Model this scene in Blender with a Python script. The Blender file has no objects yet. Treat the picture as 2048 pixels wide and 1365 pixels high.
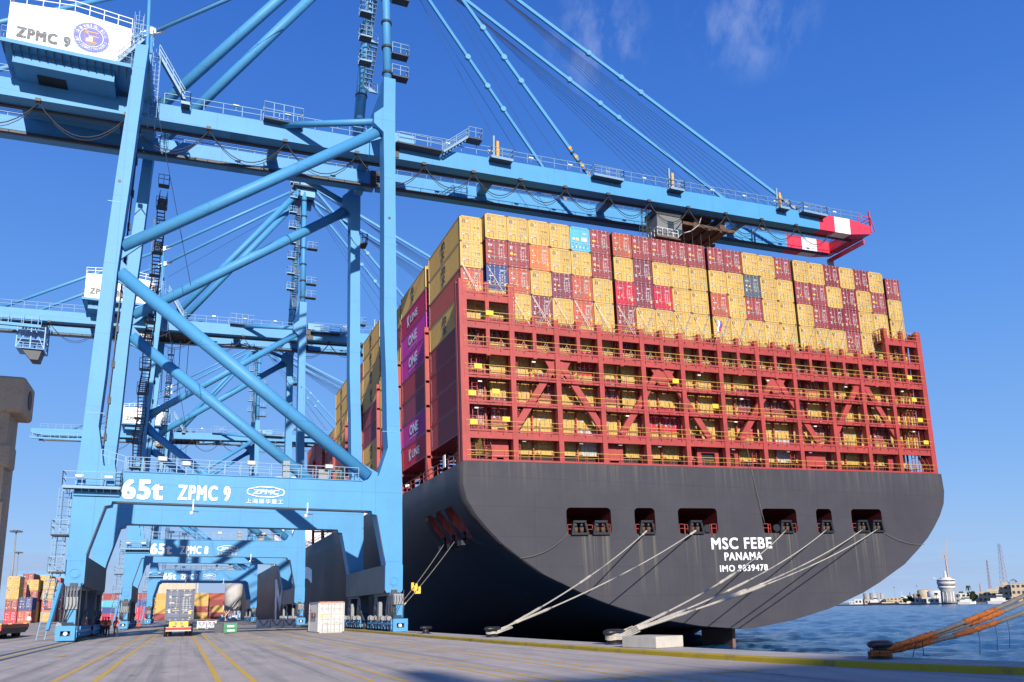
import bpy, bmesh, math, random
from mathutils import Vector, Matrix
from math import radians, sin, cos, pi, tan, sqrt
random.seed(7)
SC = bpy.context.scene
COL = SC.collection

# ------------------------------------------------------------------ camera
YAW, PITCH, ROLL = radians(23.285), radians(11.329), radians(-1.2)
EYE = Vector((0, 0, 1.8))
fw = Vector((sin(YAW)*cos(PITCH), cos(YAW)*cos(PITCH), sin(PITCH)))
rt0 = Vector((cos(YAW), -sin(YAW), 0)); up0 = rt0.cross(fw)
rt = cos(ROLL)*rt0 + sin(ROLL)*up0; up = -sin(ROLL)*rt0 + cos(ROLL)*up0
cam = bpy.data.cameras.new("camera"); camo = bpy.data.objects.new("camera", cam); COL.objects.link(camo)
m = Matrix((rt, up, -fw)).transposed().to_4x4(); m.translation = EYE
camo.matrix_world = m
cam.sensor_width = 36; cam.sensor_fit = 'HORIZONTAL'; cam.lens = 29.037
cam.shift_x = -0.02849; cam.shift_y = 0.0999
cam.clip_start = 0.1; cam.clip_end = 40000
SC.camera = camo

# ------------------------------------------------------------------ light
SUN_EL = radians(21.8); SUN_A = 0.10            # travels towards +Y, a little towards +X
S = Vector((SUN_A, 1, 0)).normalized()*cos(SUN_EL) + Vector((0, 0, -sin(SUN_EL)))
sun = bpy.data.lights.new("sun", 'SUN'); sun.energy = 5.0; sun.angle = radians(0.5); sun.color = (1.0, 0.935, 0.83)
suno = bpy.data.objects.new("sun", sun); COL.objects.link(suno)
suno.rotation_euler = S.to_track_quat('-Z', 'Y').to_euler(); suno.location = (0, -50, 60)

W = bpy.data.worlds.new("World"); SC.world = W; W.use_nodes = True
nt = W.node_tree; nt.nodes.clear()
N = nt.nodes.new; L = nt.links.new
out = N('ShaderNodeOutputWorld'); bg = N('ShaderNodeBackground'); sky = N('ShaderNodeTexSky')
sky.sky_type = 'NISHITA'; sky.sun_disc = False; sky.sun_elevation = SUN_EL
sky.sun_rotation = radians(180 + math.degrees(math.atan(SUN_A))); sky.air_density = 1.0; sky.dust_density = 0.35; sky.ozone_density = 2.2
hs = N('ShaderNodeHueSaturation'); hs.inputs['Saturation'].default_value = 1.22; hs.inputs['Value'].default_value = 1.0
L(sky.outputs[0], hs.inputs['Color'])
spz = N('ShaderNodeTexCoord'); sx = N('ShaderNodeSeparateXYZ'); L(spz.outputs['Generated'], sx.inputs[0])
rp = N('ShaderNodeValToRGB'); L(sx.outputs['Z'], rp.inputs[0])
cr = rp.color_ramp; SKYK = 8.3
stops = [(0.0, (.37, .59, .95)), (.06, (.32, .545, .95)), (.16, (.23, .47, .95)), (.32, (.135, .36, .92)), (.52, (.060, .22, .77)), (.72, (.028, .135, .60)), (1.0, (.016, .08, .38))]
cr.elements[0].position = 0; cr.elements[0].color = (*stops[0][1], 1); cr.elements[1].position = 1; cr.elements[1].color = (*stops[-1][1], 1)
for p_, c_ in stops[1:-1]:
    e_ = cr.elements.new(p_); e_.color = (*c_, 1)
rs_ = N('ShaderNodeVectorMath'); rs_.operation = 'SCALE'; L(rp.outputs[0], rs_.inputs[0]); rs_.inputs['Scale'].default_value = SKYK
skm = N('ShaderNodeMixRGB'); skm.inputs['Fac'].default_value = 0.85; L(hs.outputs[0], skm.inputs['Color1']); L(rs_.outputs[0], skm.inputs['Color2'])
tc = N('ShaderNodeTexCoord')
def dirmask(d, lo, hi):
    """1 close to direction d, fading to 0"""
    dp = N('ShaderNodeVectorMath'); dp.operation = 'DOT_PRODUCT'
    nrm = N('ShaderNodeVectorMath'); nrm.operation = 'NORMALIZE'; L(tc.outputs['Generated'], nrm.inputs[0])
    L(nrm.outputs[0], dp.inputs[0]); dp.inputs[1].default_value = Vector(d).normalized()
    mr = N('ShaderNodeMapRange'); mr.inputs['From Min'].default_value = cos(radians(lo)); mr.inputs['From Max'].default_value = cos(radians(hi))
    L(dp.outputs['Value'], mr.inputs['Value']); return mr.outputs[0]
def wnoise(scale, stretch, lo, hi, detail=6):
    mp = N('ShaderNodeMapping'); mp.inputs['Scale'].default_value = stretch; L(tc.outputs['Generated'], mp.inputs['Vector'])
    no = N('ShaderNodeTexNoise'); no.inputs['Scale'].default_value = scale; no.inputs['Detail'].default_value = detail; no.inputs['Roughness'].default_value = 0.62
    L(mp.outputs[0], no.inputs['Vector'])
    mr = N('ShaderNodeMapRange'); mr.inputs['From Min'].default_value = lo; mr.inputs['From Max'].default_value = hi; L(no.outputs['Fac'], mr.inputs['Value']); return mr.outputs[0]
def mul(a, b):
    mm = N('ShaderNodeMath'); mm.operation = 'MULTIPLY'
    for i, v in enumerate((a, b)):
        if isinstance(v, (int, float)): mm.inputs[i].default_value = v
        else: L(v, mm.inputs[i])
    mm.use_clamp = True; return mm.outputs[0]
def add(a, b):
    mm = N('ShaderNodeMath'); mm.operation = 'ADD'; L(a, mm.inputs[0]); L(b, mm.inputs[1]); mm.use_clamp = True; return mm.outputs[0]
F_ = 1651.872
def pixdir(x, y): return ((x-1082.347)/F_*rt - (y-887.095)/F_*up + fw).normalized()
def tcadd(mask): return mask
wisps = mul(mul(add(dirmask(pixdir(1195, 75), 3.6, .6), dirmask(pixdir(1500, 10), 4.6, .8)), wnoise(15, (1.5, 1.0, 0.5), 0.46, 0.82, 9)), 0.30)
sp = N('ShaderNodeSeparateXYZ'); L(tc.outputs['Generated'], sp.inputs[0])
bl = N('ShaderNodeMapRange'); bl.inputs['From Min'].default_value = 0.105; bl.inputs['From Max'].default_value = 0.05; L(sp.outputs['Z'], bl.inputs['Value'])
bands = mul(mul(bl.outputs[0], wnoise(3.2, (1, 1, 16), 0.42, 0.64, 4)), 0.62)
mx = N('ShaderNodeMixRGB'); L(wisps, mx.inputs['Fac']); L(skm.outputs[0], mx.inputs['Color1']); mx.inputs['Color2'].default_value = (9.0, 9.6, 10.6, 1)
mx2 = N('ShaderNodeMixRGB'); L(bands, mx2.inputs['Fac']); L(mx.outputs[0], mx2.inputs['Color1']); mx2.inputs['Color2'].default_value = (3.3, 4.2, 6.4, 1)
L(mx2.outputs[0], bg.inputs['Color']); bg.inputs['Strength'].default_value = 0.095
L(bg.outputs[0], out.inputs['Surface'])
SC.view_settings.view_transform = 'Standard'; SC.view_settings.look = 'None'
SC.view_settings.exposure = 0.3; SC.view_settings.gamma = 1.0; SC.view_settings.use_curve_mapping = False

# ------------------------------------------------------------------ helpers
def V(*a): return Vector(a)
class MB:
    """collects shapes and links them as ONE mesh object"""
    def __init__(s): s.v = []; s.f = []; s.m = []; s.sm = []
    def face(s, pts, mi=0, smooth=False):
        b = len(s.v); s.v += [tuple(p) for p in pts]; s.f.append(tuple(range(b, b+len(pts)))); s.m.append(mi); s.sm.append(smooth)
    def box(s, a, b, mi=0):
        x0, y0, z0 = a; x1, y1, z1 = b
        if x0 > x1: x0, x1 = x1, x0
        if y0 > y1: y0, y1 = y1, y0
        if z0 > z1: z0, z1 = z1, z0
        k = len(s.v)
        s.v += [(x0,y0,z0),(x1,y0,z0),(x1,y1,z0),(x0,y1,z0),(x0,y0,z1),(x1,y0,z1),(x1,y1,z1),(x0,y1,z1)]
        for q in ((3,2,1,0),(4,5,6,7),(0,1,5,4),(1,2,6,5),(2,3,7,6),(3,0,4,7)):
            s.f.append(tuple(k+i for i in q)); s.m.append(mi); s.sm.append(False)
    def bar(s, p, q, w, h, upv=(0, 0, 1), mi=0, w2=None, h2=None):
        """rectangular beam from p to q, w sideways, h along upv"""
        p = Vector(p); q = Vector(q); d = (q-p).normalized(); u = Vector(upv)
        if abs(d.dot(u)) > 0.99: u = Vector((0, 1, 0)) if abs(d.y) < 0.9 else Vector((1, 0, 0))
        r = d.cross(u).normalized(); u = r.cross(d)
        k = len(s.v)
        for c, ww, hh in ((p, w, h), (q, w2 or w, h2 or h)):
            for a, b in ((-1,-1),(1,-1),(1,1),(-1,1)): s.v.append(tuple(c + r*(a*ww/2) + u*(b*hh/2)))
        for g in ((3,2,1,0),(4,5,6,7),(0,1,5,4),(1,2,6,5),(2,3,7,6),(3,0,4,7)):
            s.f.append(tuple(k+i for i in g)); s.m.append(mi); s.sm.append(False)
    def tube(s, p, q, r, n=8, r2=None, mi=0, caps=True):
        p = Vector(p); q = Vector(q); d = (q-p)
        if d.length < 1e-6: return
        d.normalize(); a = Vector((0, 0, 1)) if abs(d.z) < 0.9 else Vector((1, 0, 0))
        x = d.cross(a).normalized(); y = d.cross(x); k = len(s.v); r2 = r if r2 is None else r2
        for c, rr in ((p, r), (q, r2)):
            for i in range(n):
                t = 2*pi*i/n; s.v.append(tuple(c + x*(rr*cos(t)) + y*(rr*sin(t))))
        for i in range(n):
            j = (i+1) % n; s.f.append((k+i, k+n+i, k+n+j, k+j)); s.m.append(mi); s.sm.append(n > 5)
        if caps:
            s.f.append(tuple(k+i for i in range(n))); s.m.append(mi); s.sm.append(False)
            s.f.append(tuple(k+n+i for i in reversed(range(n)))); s.m.append(mi); s.sm.append(False)
    def path(s, pts, r, n=6, mi=0, radii=None):
        pts = [Vector(p) for p in pts]; k = len(s.v); prev = None
        for i, p in enumerate(pts):
            d = (pts[min(i+1, len(pts)-1)] - pts[max(i-1, 0)]).normalized()
            a = Vector((0, 0, 1)) if abs(d.z) < 0.95 else Vector((1, 0, 0))
            x = d.cross(a).normalized()
            if prev is not None and x.dot(prev) < 0: x = -x
            prev = x; y = d.cross(x); rr = radii[i] if radii else r
            for j in range(n):
                t = 2*pi*j/n; s.v.append(tuple(p + x*(rr*cos(t)) + y*(rr*sin(t))))
        for i in range(len(pts)-1):
            for j in range(n):
                j2 = (j+1) % n; s.f.append((k+i*n+j, k+(i+1)*n+j, k+(i+1)*n+j2, k+i*n+j2)); s.m.append(mi); s.sm.append(True)
        s.f.append(tuple(k+j for j in range(n))); s.m.append(mi); s.sm.append(False)
        e = k+(len(pts)-1)*n; s.f.append(tuple(e+j for j in reversed(range(n)))); s.m.append(mi); s.sm.append(False)
    def prism(s, poly, y0, y1, mi=0, axis='y'):
        """polygon given in (x,z) extruded from y0 to y1"""
        n = len(poly); k = len(s.v)
        def P(a, b, y): return (a, y, b) if axis == 'y' else ((y, a, b) if axis == 'x' else (a, b, y))
        for y in (y0, y1):
            for a, b in poly: s.v.append(P(a, b, y))
        s.f.append(tuple(k+i for i in range(n))); s.f.append(tuple(k+n+i for i in reversed(range(n)))); s.m += [mi, mi]; s.sm += [False, False]
        for i in range(n):
            j = (i+1) % n; s.f.append((k+i, k+n+i, k+n+j, k+j)); s.m.append(mi); s.sm.append(False)
    def lathe(s, prof, c=(0, 0, 0), n=20, mi=0):
        k = len(s.v); c = Vector(c)
        for r, z in prof:
            for i in range(n):
                t = 2*pi*i/n; s.v.append((c.x+r*cos(t), c.y+r*sin(t), c.z+z))
        for a in range(len(prof)-1):
            for i in range(n):
                j = (i+1) % n; s.f.append((k+a*n+i, k+a*n+j, k+(a+1)*n+j, k+(a+1)*n+i)); s.m.append(mi); s.sm.append(True)
        s.f.append(tuple(k+i for i in reversed(range(n)))); s.m.append(mi); s.sm.append(False)
        e = k+(len(prof)-1)*n; s.f.append(tuple(e+i for i in range(n))); s.m.append(mi); s.sm.append(False)
    def rail(s, pts, h=1.1, step=1.6, t=0.045, mi=0, mids=(0.55,), closed=False, upv=None):
        """guard rail along pts"""
        pts = [Vector(p) for p in pts]; uu = Vector(upv or (0, 0, 1))
        if closed: pts.append(pts[0])
        for a, b in zip(pts, pts[1:]):
            ln = (b-a).length; n = max(1, int(round(ln/step)))
            for i in range(n+1):
                p = a.lerp(b, i/n); s.bar(p, p+uu*h, t, t, mi=mi)
            for z in (h,)+tuple(h*m_ for m_ in mids): s.bar(a+uu*z, b+uu*z, t, t, mi=mi)
    def ladder(s, a, b, side, w=0.5, step=0.45, t=0.05, mi=0, cage=False, outv=None):
        a = Vector(a); b = Vector(b); sv = Vector(side).normalized()*w/2; n = max(2, int((b-a).length/step))
        s.bar(a-sv, b-sv, t, t, mi=mi); s.bar(a+sv, b+sv, t, t, mi=mi)
        for i in range(1, n): p = a.lerp(b, i/n); s.bar(p-sv, p+sv, t*.7, t*.7, mi=mi)
        if cage:
            ov = Vector(outv).normalized()*0.7
            for i in range(2, n, 2):
                p = a.lerp(b, i/n); q = [p-sv*1.3, p-sv*1.3+ov*.6, p+ov, p+sv*1.3+ov*.6, p+sv*1.3]
                for c, d in zip(q, q[1:]): s.bar(c, d, t*.7, t*.7, mi=mi)
            for o in (-sv*1.3+ov*.6, ov, sv*1.3+ov*.6): s.bar(a.lerp(b, 2/n)+o, b+o, t*.6, t*.6, mi=mi)
    def stairs(s, a, b, side, w=0.8, n=None, t=0.06, mi=0, rails=True):
        """flight from a up to b"""
        a = Vector(a); b = Vector(b); sv = Vector(side).normalized()*w/2; n = n or max(3, int(abs(b.z-a.z)/0.28))
        s.bar(a-sv, b-sv, .05, .22, mi=mi); s.bar(a+sv, b+sv, .05, .22, mi=mi)
        hd = Vector((b.x-a.x, b.y-a.y, 0)).normalized()
        for i in range(n+1):
            p = a.lerp(b, i/n); s.bar(p-sv, p+sv, .24, .04, mi=mi)
        if rails:
            for o in (-sv, sv):
                s.bar(a+o+V(0,0,1), b+o+V(0,0,1), t, t, mi=mi); s.bar(a+o+V(0,0,.5), b+o+V(0,0,.5), t*.7, t*.7, mi=mi)
                for i in range(0, n+1, 4): p = a.lerp(b, i/n)+o; s.bar(p, p+V(0,0,1), t*.8, t*.8, mi=mi)
    def mesh(s, name, mats, off=(0, 0, 0)):
        me = bpy.data.meshes.new(name)
        o = Vector(off)
        me.from_pydata([(x-o.x, y-o.y, z-o.z) for x, y, z in s.v], [], s.f)
        for mt in (mats if isinstance(mats, (list, tuple)) else [mats]): me.materials.append(mt)
        me.polygons.foreach_set('material_index', s.m); me.polygons.foreach_set('use_smooth', s.sm)
        me.update(); return me
    def build(s, name, mats, parent=None, off=None):
        if off is None: off = parent.get('_o', (0, 0, 0)) if parent is not None else (0, 0, 0)
        o = link(name, s.mesh(name, mats, off), parent)
        o['_o'] = tuple(off)
        return o
def link(name, me, parent=None):
    o = bpy.data.objects.new(name, me); COL.objects.link(o)
    if parent is not None: o.parent = parent
    return o
def tag(o, label=None, cat=None, group=None, kind=None):
    if label: o['label'] = label
    if cat: o['category'] = cat
    if group: o['group'] = group
    if kind: o['kind'] = kind
    return o
def thing(name, label, cat, base=(0, 0, 0), group=None):
    o = bpy.data.objects.new(name, None); COL.objects.link(o); o.location = base; o['_o'] = tuple(base)
    o.empty_display_size = 0.2
    return tag(o, label, cat, group)
def solo(mb, name, mats, base, label, cat, group=None, kind=None):
    o = mb.build(name, mats, None, base); o.location = base; return tag(o, label, cat, group, kind)
def copy_tree(o, parent=None):
    c = o.copy(); COL.objects.link(c)
    if parent is not None: c.parent = parent
    for ch in o.children: copy_tree(ch, c)
    return c

_tc = {}
def text_mesh(body, bold=0.0, spacing=1.0, shear=0.0):
    """flat lettering in the XZ plane, facing -Y, fitted to the unit box"""
    key = (body, bold, spacing, shear)
    if key in _tc: return _tc[key]
    cu = bpy.data.curves.new('lettering', 'FONT'); cu.body = body; cu.offset = bold; cu.space_character = spacing; cu.shear = shear
    cu.resolution_u = 3
    o = bpy.data.objects.new('lettering', cu); COL.objects.link(o)
    dg = bpy.context.evaluated_depsgraph_get(); dg.update()
    me = bpy.data.meshes.new_from_object(o.evaluated_get(dg))
    bpy.data.objects.remove(o); bpy.data.curves.remove(cu)
    xs = [v.co.x for v in me.vertices]; ys = [v.co.y for v in me.vertices]
    if not xs: return ([], [])
    x0, x1, y0, y1 = min(xs), max(xs), min(ys), max(ys)
    vs = [((v.co.x-x0)/(x1-x0), (v.co.y-y0)/(y1-y0)) for v in me.vertices]
    fs = [tuple(p.vertices) for p in me.polygons]
    bpy.data.meshes.remove(me)
    _tc[key] = (vs, fs); return _tc[key]
def put_text(mb, body, o, ux, uz, bold=0.02, mi=0, spacing=1.0, shear=0.0):
    """lettering in the parallelogram o, o+ux, o+uz"""
    vs, fs = text_mesh(body, 0.0, spacing, shear); o = Vector(o); ux = Vector(ux); uz = Vector(uz)
    nn = ux.cross(uz).normalized(); w = bold*uz.length; ex_ = ux.normalized()*w; ez_ = uz.normalized()*w*.7
    o = o+ex_; ux = ux*(1-2*w/ux.length); o = o+ez_; uz = uz*(1-2*ez_.length/uz.length)
    sh = [(0, 0)] if bold < .025 else [(0, 0), (-1, -1), (1, -1), (1, 1), (-1, 1), (-1, 0), (1, 0)]
    for j, (sx_, sz_) in enumerate(sh):                     # heavier strokes: shifted leaves, each a hair in front of the last
        k = len(mb.v); oo = o+ex_*sx_+ez_*sz_+nn*.0012*j
        for a, b in vs: mb.v.append(tuple(oo + ux*a + uz*b))
        for f in fs: mb.f.append(tuple(k+i for i in f)); mb.m.append(mi); mb.sm.append(False)

# ------------------------------------------------------------------ materials
def mat(name, col, rough=0.5, metal=0.0, var=0.12, scale=0.6, streak=0.0, streak_col=None, spec=0.5, rnd=0.0, bump=0.0, bscale=20, coat=0.0, speck=0.0, stretch=None, seams=None, drips=None):
    """painted / worn surface: large colour drift, optional vertical run-off stains, optional bump"""
    M = bpy.data.materials.new(name); M.use_nodes = True; t = M.node_tree; n = t.nodes; b = n['Principled BSDF']; ln = t.links.new
    b.inputs['Roughness'].default_value = rough; b.inputs['Metallic'].default_value = metal
    if 'Specular IOR Level' in b.inputs: b.inputs['Specular IOR Level'].default_value = spec
    if coat: b.inputs['Coat Weight'].default_value = coat; b.inputs['Coat Roughness'].default_value = 0.25
    geo = n.new('ShaderNodeNewGeometry')
    no = n.new('ShaderNodeTexNoise'); no.inputs['Scale'].default_value = scale; no.inputs['Detail'].default_value = 6; no.inputs['Roughness'].default_value = .65
    if stretch:
        mp0 = n.new('ShaderNodeMapping'); mp0.inputs['Scale'].default_value = stretch; ln(geo.outputs['Position'], mp0.inputs['Vector']); ln(mp0.outputs[0], no.inputs['Vector'])
    else: ln(geo.outputs['Position'], no.inputs['Vector'])
    mr = n.new('ShaderNodeMapRange'); mr.inputs['From Min'].default_value = .3; mr.inputs['From Max'].default_value = .7
    mr.inputs['To Min'].default_value = 1-var; mr.inputs['To Max'].default_value = 1+var; ln(no.outputs['Fac'], mr.inputs['Value'])
    val = mr.outputs[0]
    if rnd:
        oi = n.new('ShaderNodeObjectInfo'); r2 = n.new('ShaderNodeMapRange'); r2.inputs['To Min'].default_value = 1-rnd; r2.inputs['To Max'].default_value = 1+rnd
        ln(oi.outputs['Random'], r2.inputs['Value']); mm = n.new('ShaderNodeMath'); mm.operation = 'MULTIPLY'; ln(val, mm.inputs[0]); ln(r2.outputs[0], mm.inputs[1]); val = mm.outputs[0]
    cm = n.new('ShaderNodeVectorMath'); cm.operation = 'SCALE'; cm.inputs[0].default_value = col[:3]; ln(val, cm.inputs['Scale'])
    cur = cm.outputs[0]
    if streak:
        mp = n.new('ShaderNodeMapping'); mp.inputs['Scale'].default_value = (2.2, 2.2, 0.07); ln(geo.outputs['Position'], mp.inputs['Vector'])
        s1 = n.new('ShaderNodeTexNoise'); s1.inputs['Scale'].default_value = 1.3; s1.inputs['Detail'].default_value = 5; ln(mp.outputs[0], s1.inputs['Vector'])
        s2 = n.new('ShaderNodeMapRange'); s2.inputs['From Min'].default_value = .52; s2.inputs['From Max'].default_value = .78; s2.inputs['To Max'].default_value = streak; ln(s1.outputs['Fac'], s2.inputs['Value'])
        mxx = n.new('ShaderNodeMixRGB'); ln(s2.outputs[0], mxx.inputs['Fac']); ln(cur, mxx.inputs['Color1']); mxx.inputs['Color2'].default_value = (*(streak_col or (0.12, 0.07, 0.04)), 1); cur = mxx.outputs[0]
    if speck:
        s3 = n.new('ShaderNodeTexNoise'); s3.inputs['Scale'].default_value = scale*14; s3.inputs['Detail'].default_value = 4; ln(geo.outputs['Position'], s3.inputs['Vector'])
        s4 = n.new('ShaderNodeMapRange'); s4.inputs['From Min'].default_value = .58; s4.inputs['From Max'].default_value = .72; s4.inputs['To Max'].default_value = speck; ln(s3.outputs['Fac'], s4.inputs['Value'])
        mx3 = n.new('ShaderNodeMixRGB'); ln(s4.outputs[0], mx3.inputs['Fac']); ln(cur, mx3.inputs['Color1']); mx3.inputs['Color2'].default_value = (0.10, 0.06, 0.045, 1); cur = mx3.outputs[0]
    if seams:                                              # welded plate joints
        sp_ = n.new('ShaderNodeSeparateXYZ'); ln(geo.outputs['Position'], sp_.inputs[0]); acc = None
        def band(sock, period, width):
            a_ = n.new('ShaderNodeMath'); a_.operation = 'DIVIDE'; ln(sock, a_.inputs[0]); a_.inputs[1].default_value = period
            f_ = n.new('ShaderNodeMath'); f_.operation = 'FRACT'; ln(a_.outputs[0], f_.inputs[0])
            c_ = n.new('ShaderNodeMath'); c_.operation = 'LESS_THAN'; ln(f_.outputs[0], c_.inputs[0]); c_.inputs[1].default_value = width/period; return c_.outputs[0]
        xy = n.new('ShaderNodeMath'); xy.operation = 'ADD'; ln(sp_.outputs['X'], xy.inputs[0]); ln(sp_.outputs['Y'], xy.inputs[1])
        b1 = band(xy.outputs[0], seams[0], seams[2]); b2 = band(sp_.outputs['Z'], seams[1], seams[2])
        mxa = n.new('ShaderNodeMath'); mxa.operation = 'MAXIMUM'; ln(b1, mxa.inputs[0]); ln(b2, mxa.inputs[1])
        sf = n.new('ShaderNodeMath'); sf.operation = 'MULTIPLY'; ln(mxa.outputs[0], sf.inputs[0]); sf.inputs[1].default_value = seams[3]
        mx5 = n.new('ShaderNodeMixRGB'); ln(sf.outputs[0], mx5.inputs['Fac']); ln(cur, mx5.inputs['Color1']); mx5.inputs['Color2'].default_value = (*tuple(v*.45 for v in col[:3]), 1); cur = mx5.outputs[0]
    if drips:                                              # pale run-off under the openings and from the deck edge
        to = n.new('ShaderNodeTexCoord'); so = n.new('ShaderNodeSeparateXYZ'); ln(to.outputs['Object'], so.inputs[0])
        mp5 = n.new('ShaderNodeMapping'); mp5.inputs['Scale'].default_value = (2.6, .3, .03); ln(to.outputs['Object'], mp5.inputs['Vector'])
        n5 = n.new('ShaderNodeTexNoise'); n5.inputs['Scale'].default_value = 1.0; n5.inputs['Detail'].default_value = 4; n5.inputs['Roughness'].default_value = .7; ln(mp5.outputs[0], n5.inputs['Vector'])
        r5 = n.new('ShaderNodeMapRange'); r5.inputs['From Min'].default_value = .50; r5.inputs['From Max'].default_value = .78; ln(n5.outputs['Fac'], r5.inputs['Value'])
        for z0, z1, k5, wins in drips:
            wm = None
            for xa, xb in (wins or ()):
                d1 = n.new('ShaderNodeMath'); d1.operation = 'SUBTRACT'; ln(so.outputs['X'], d1.inputs[0]); d1.inputs[1].default_value = (xa+xb)/2
                d2 = n.new('ShaderNodeMath'); d2.operation = 'ABSOLUTE'; ln(d1.outputs[0], d2.inputs[0])
                d3 = n.new('ShaderNodeMath'); d3.operation = 'LESS_THAN'; ln(d2.outputs[0], d3.inputs[0]); d3.inputs[1].default_value = (xb-xa)/2
                if wm is None: wm = d3.outputs[0]
                else:
                    d4 = n.new('ShaderNodeMath'); d4.operation = 'MAXIMUM'; ln(wm, d4.inputs[0]); ln(d3.outputs[0], d4.inputs[1]); wm = d4.outputs[0]
            w1 = n.new('ShaderNodeMapRange'); w1.inputs['From Min'].default_value = z1; w1.inputs['From Max'].default_value = z0; w1.inputs['To Max'].default_value = k5; ln(so.outputs['Z'], w1.inputs['Value'])
            w2 = n.new('ShaderNodeMath'); w2.operation = 'LESS_THAN'; ln(so.outputs['Z'], w2.inputs[0]); w2.inputs[1].default_value = z0
            w3 = n.new('ShaderNodeMath'); w3.operation = 'MULTIPLY'; ln(w1.outputs[0], w3.inputs[0]); ln(w2.outputs[0], w3.inputs[1])
            w4 = n.new('ShaderNodeMath'); w4.operation = 'MULTIPLY'; ln(w3.outputs[0], w4.inputs[0]); ln(r5.outputs[0], w4.inputs[1])
            if wm is not None: w5 = n.new('ShaderNodeMath'); w5.operation = 'MULTIPLY'; ln(w4.outputs[0], w5.inputs[0]); ln(wm, w5.inputs[1]); w4 = w5
            m6 = n.new('ShaderNodeMixRGB'); ln(w4.outputs[0], m6.inputs['Fac']); ln(cur, m6.inputs['Color1']); m6.inputs['Color2'].default_value = (.21, .195, .15, 1); cur = m6.outputs[0]
    ln(cur, b.inputs['Base Color'])
    if bump:
        bn = n.new('ShaderNodeTexNoise'); bn.inputs['Scale'].default_value = bscale; bn.inputs['Detail'].default_value = 4; ln(geo.outputs['Position'], bn.inputs['Vector'])
        bp = n.new('ShaderNodeBump'); bp.inputs['Strength'].default_value = bump; bp.inputs['Distance'].default_value = .05; ln(bn.outputs['Fac'], bp.inputs['Height']); ln(bp.outputs[0], b.inputs['Normal'])
    return M
BLUE = (0.066, 0.275, 0.525)
M_blue = mat('crane_blue_paint', BLUE, .5, var=.06, scale=.35, streak=.22, streak_col=(.10, .19, .30), speck=.16, spec=.3, seams=(7.3, 6.1, .05, .45))
M_blue2 = mat('crane_blue_paint_pale', (0.085, 0.29, 0.54), .45, var=.06, scale=.5, speck=.08)
M_rail = mat('galvanised_rail', (0.17, 0.29, 0.41), .55, metal=.1, var=.1)
M_grate = mat('grating_dark', (0.05, 0.06, 0.075), .7, var=.2)
M_steel = mat('dark_steel', (0.035, 0.04, 0.05), .55, var=.25, scale=2)
M_grime = mat('greasy_steel', (0.045, 0.06, 0.085), .5, var=.3, scale=1.2, streak=.4, streak_col=(.02, .02, .02))
M_white = mat('white_paint', (0.80, 0.80, 0.79), .45, var=.04, streak=.06, streak_col=(.5, .47, .42))
M_sign = mat('white_lettering', (0.86, 0.87, 0.88), .5, var=.03)
M_black = mat('black_paint', (0.012, 0.012, 0.014), .5, var=.2)
M_charcoal = mat('charcoal_lettering', (0.05, 0.05, 0.055), .5, var=.1)
M_red = mat('boom_tip_red', (0.60, 0.035, 0.07), .4, var=.06, speck=.08)
M_cable = mat('cable_black', (0.03, 0.03, 0.035), .6, var=.2)
M_wire = mat('wire_rope', (0.05, 0.07, 0.11), .5, metal=.3, var=.1)
M_cab = mat('cab_grey', (0.15, 0.155, 0.16), .5, var=.1, speck=.15)
M_rust = mat('rusty_steel', (0.09, 0.05, 0.032), .8, var=.4, scale=1.5, speck=.3)
M_yel = mat('yellow_paint', (0.72, 0.48, 0.03), .5, var=.1)
M_orange = mat('orange_paint', (0.70, 0.33, 0.06), .55, var=.12)
M_lamp = mat('lamp_glass', (0.75, 0.72, 0.65), .25, var=.05)
M_glass = mat('cab_glass', (0.03, 0.05, 0.06), .08, var=.05, spec=.8)
M_grey = mat('grey_paint', (0.24, 0.25, 0.26), .5, var=.1, speck=.1)
M_navy = mat('emblem_blue', (0.075, 0.085, 0.36), .5, var=.05)
M_lash = mat('lashing_bridge_red', (0.35, 0.042, 0.036), .55, var=.16, scale=.5, streak=.30, streak_col=(.16, .03, .025), speck=.08)
M_yrail = mat('yellow_rail', (0.52, 0.33, 0.05), .5, var=.08)
M_rod = mat('lashing_rod_grey', (0.46, 0.42, 0.39), .45, metal=.2, var=.1)
M_rope = mat('white_mooring_rope', (0.46, 0.41, 0.33), .9, var=.25, scale=6, bump=.5, bscale=30)
M_rope2 = mat('grey_mooring_rope', (0.15, 0.135, 0.12), .9, var=.3, scale=6, bump=.5, bscale=30)
M_chafe = mat('orange_chafe_cloth', (0.36, 0.10, 0.02), .95, var=.6, scale=9, speck=.6, bump=.6, bscale=14)
M_conc = mat('concrete_block', (0.46, 0.42, 0.36), .9, var=.16, scale=1.6, streak=.2, streak_col=(.3, .27, .23), bump=.3, bscale=18)
M_iron = mat('bollard_iron', (0.014, 0.015, 0.018), .45, var=.3, scale=5, bump=.2, bscale=12)
M_rubber = mat('tyre_rubber', (0.018, 0.018, 0.018), .85, var=.2)
M_green = mat('green_paint', (0.03, 0.22, 0.10), .5, var=.15, speck=.1)
M_skin = mat('skin', (0.32, 0.17, 0.10), .6, var=.05)
M_vest = mat('orange_vest', (0.75, 0.08, 0.025), .8, var=.1, scale=4)
M_vest2 = mat('lime_vest', (0.40, 0.62, 0.05), .8, var=.1, scale=4)
M_jean = mat('dark_trousers', (0.035, 0.045, 0.08), .9, var=.2, scale=4)
M_jean2 = mat('blue_trousers', (0.09, 0.15, 0.30), .9, var=.2, scale=4)
M_stripe = mat('reflective_stripe', (0.75, 0.75, 0.72), .4, var=.05)
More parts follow.
